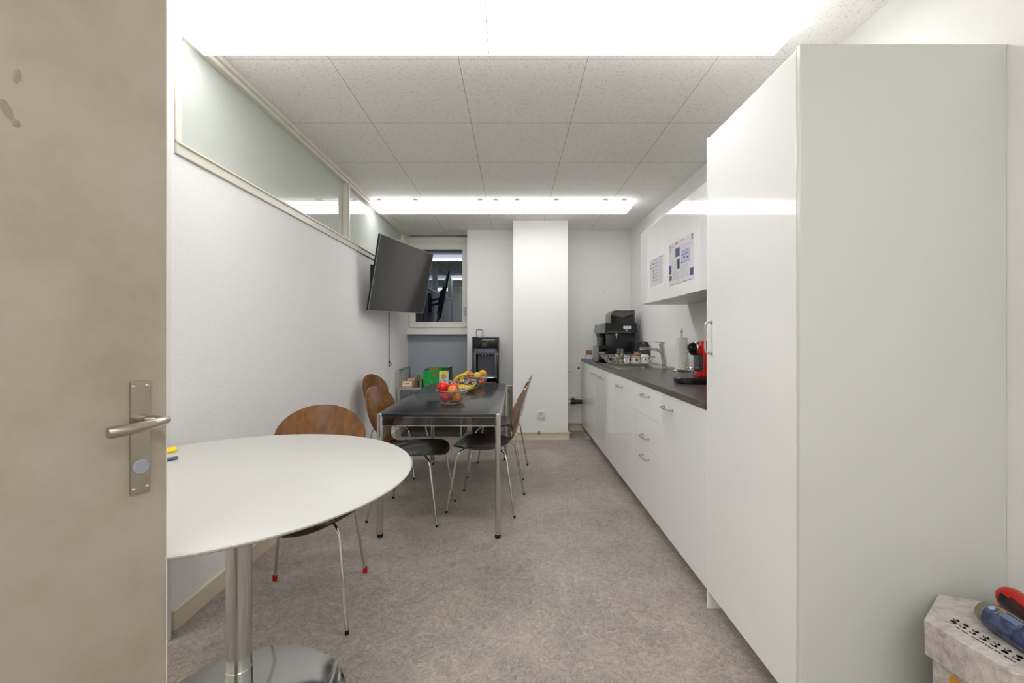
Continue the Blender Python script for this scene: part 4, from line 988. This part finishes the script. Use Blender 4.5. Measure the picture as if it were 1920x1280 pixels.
for k in range(7):
    for rrow in range(2):
        c = E0+du*k+dn*(.0145*rrow)+un*(-.004*rrow)
        pr.m(0); disc(c, .0058, .0062, .0001); pr.loft([[c+un*a+dn*b_+Vector((0, 0, z_)) for a, b_ in ((0, -.006), (.0085, -.0055), (.0085, .001), (.003, .004))] for z_ in (.0001, .0005)])
        if (k*3+rrow*2) % 5: pr.m(1); disc(c+un*-.0008, .0034, .0037, .0006)
pr.m(0); c0 = Vector((1.165, 1.159, zh))
for k in range(34):
    if k in (3, 8, 9, 17, 22, 27): continue
    wv = .0022+.001*random.random(); c = c0+du*(k*.165)+dn*(.0006*math.sin(k*2.1))
    pr.loft([[c+un*a+dn*b_+Vector((0, 0, z_)) for a, b_ in ((0, -.002), (wv, -.0022), (wv*1.2, .002), (0, .0017))] for z_ in (.0001, .0005)])
pr.build('cup_print', ['black_ink', 'marble'], lid, False)
stn = MB(); c = Vector((1.163, 1.183, zh)); 
for dx, dy, r in ((0, 0, .008), (.010, -.006, .007), (.019, -.008, .009)): stn.loft([[c+Vector((dx+r*math.cos(a)*1.2, dy+r*.6*math.sin(a)-.004, z_)) for a in [2*PI*i/12 for i in range(12)]] for z_ in (.0001, .0003)])
stn.build('stain', 'stain', lid)
a0 = Vector(hexa(.172, 0)[0]); 
hx = [Vector(p) for p in hexa(.172, 0)]
fa, fb = hx[0], hx[5]
fn = ((fa+fb)/2-Vector((cxh, cyh, 0))).normalized(); cb_ = fa.lerp(fb, .32)+fn*.0002+Vector((0, 0, .318))
MB().lathe([(0, .0008), (.014, .0005), (.016, 0)], cb_, 24, fn).build('badge', 'amber', t)

def can(name, label, c0, c1, r, mats, bands, sh=0):
    t = thing(name, label, 'drink can', Vector(c0)+Vector((0, 0, -r)), 0, 'empty drink cans on the bin')
    c0 = Vector(c0); c1 = Vector(c1); ax = (c1-c0).normalized(); Ln = (c1-c0).length
    q = MB(); q.m(sh).lathe([(r*.83, .0), (r*.86, .003), (r*.94, .010), (r, .018), (r, .020)], c0, 40, ax)
    rot = ax.to_track_quat('Z', 'Y').to_matrix().to_4x4(); n_ = 60
    zs = [.020, .024, Ln*.35, Ln*.6, Ln-.018]
    for za, zb in zip(zs, zs[1:]):
        for k in range(n_):
            a = 2*PI*k/n_; b_ = 2*PI*(k+1)/n_
            def PP(an, z): return c0+rot@Vector((r*math.cos(an), r*math.sin(an), z))
            wn = rot@Vector((math.cos((a+b_)/2), math.sin((a+b_)/2), 0)); q.m(bands(wn, za)); q.quad([PP(a, za), PP(b_, za), PP(b_, zb), PP(a, zb)])
    q.m(0).lathe([(r, Ln-.018), (r*.88, Ln-.006), (r*.80, Ln)], c0, 40, ax)
    q.build('can_wall', mats, t)
    MB().lathe([(0, .004), (r*.72, .004), (r*.76, -.001), (r*.81, -.001), (r*.81, .002)], c0, 36, ax).lathe([(0, Ln-.004), (r*.72, Ln-.004), (r*.8, Ln)], c0, 36, ax).build('can_end', 'can_grey', t)
    return t, rot, ax
def bb(wn, z):
    if z < .022: return 0
    if wn.x < -.25 or wn.z < -.2: return 1
    if wn.x < .0 : return 1 if z > .03 else 3
    if wn.x < .12: return 3
    return 2
t, rot, ax = can('drink_can', 'dark blue drink can lying on the marble-patterned bin', (1.254, 1.168, zh+.034), (1.240, 1.003, zh+.034), .033, ['can_grey', 'can_blue', 'can_dark', 'can_gold'], bb)
cc = Vector((1.254, 1.168, zh+.034)); 
nrm = Vector((-.45, 0, .9)).normalized(); nrm = (nrm-ax*nrm.dot(ax)).normalized(); sd = ax.cross(nrm)
q = MB(); q.m(0).lathe([(0, .0006), (.0075, .0002)], cc+ax*.033+nrm*.0332, 20, nrm)
q.m(1)
for k in range(7):
    q.quad([cc+ax*e_+nrm*.0333+sd*(-.0075+k*.0022+s_) for s_, e_ in ((0, .054), (.0009, .054), (.0009, .108-.004*(k % 3)), (0, .108-.004*(k % 3)))])
q.m(2).quad([cc+ax*.048+nrm*.0331+sd*-.010, cc+ax*.048+nrm*.0331+sd*.010, cc+ax*.052+nrm*.0331+sd*.010, cc+ax*.052+nrm*.0331+sd*-.010])
q.build('can_print', ['pale_blue', 'pale_blue', 'can_gold'], t, False)
def rb_(wn, z):
    if z < .022: return 1
    if .2 < wn.z < .75 and z > .04: return 2
    if wn.x < -.75: return 3
    return 1
can('drink_can', 'red drink can lying at the right end of the bin', (1.388, 1.236, zh+.034), (1.338, 1.092, zh+.034), .033, ['can_grey', 'can_red', 'can_maroon', 'can_dark'], rb_, 1)
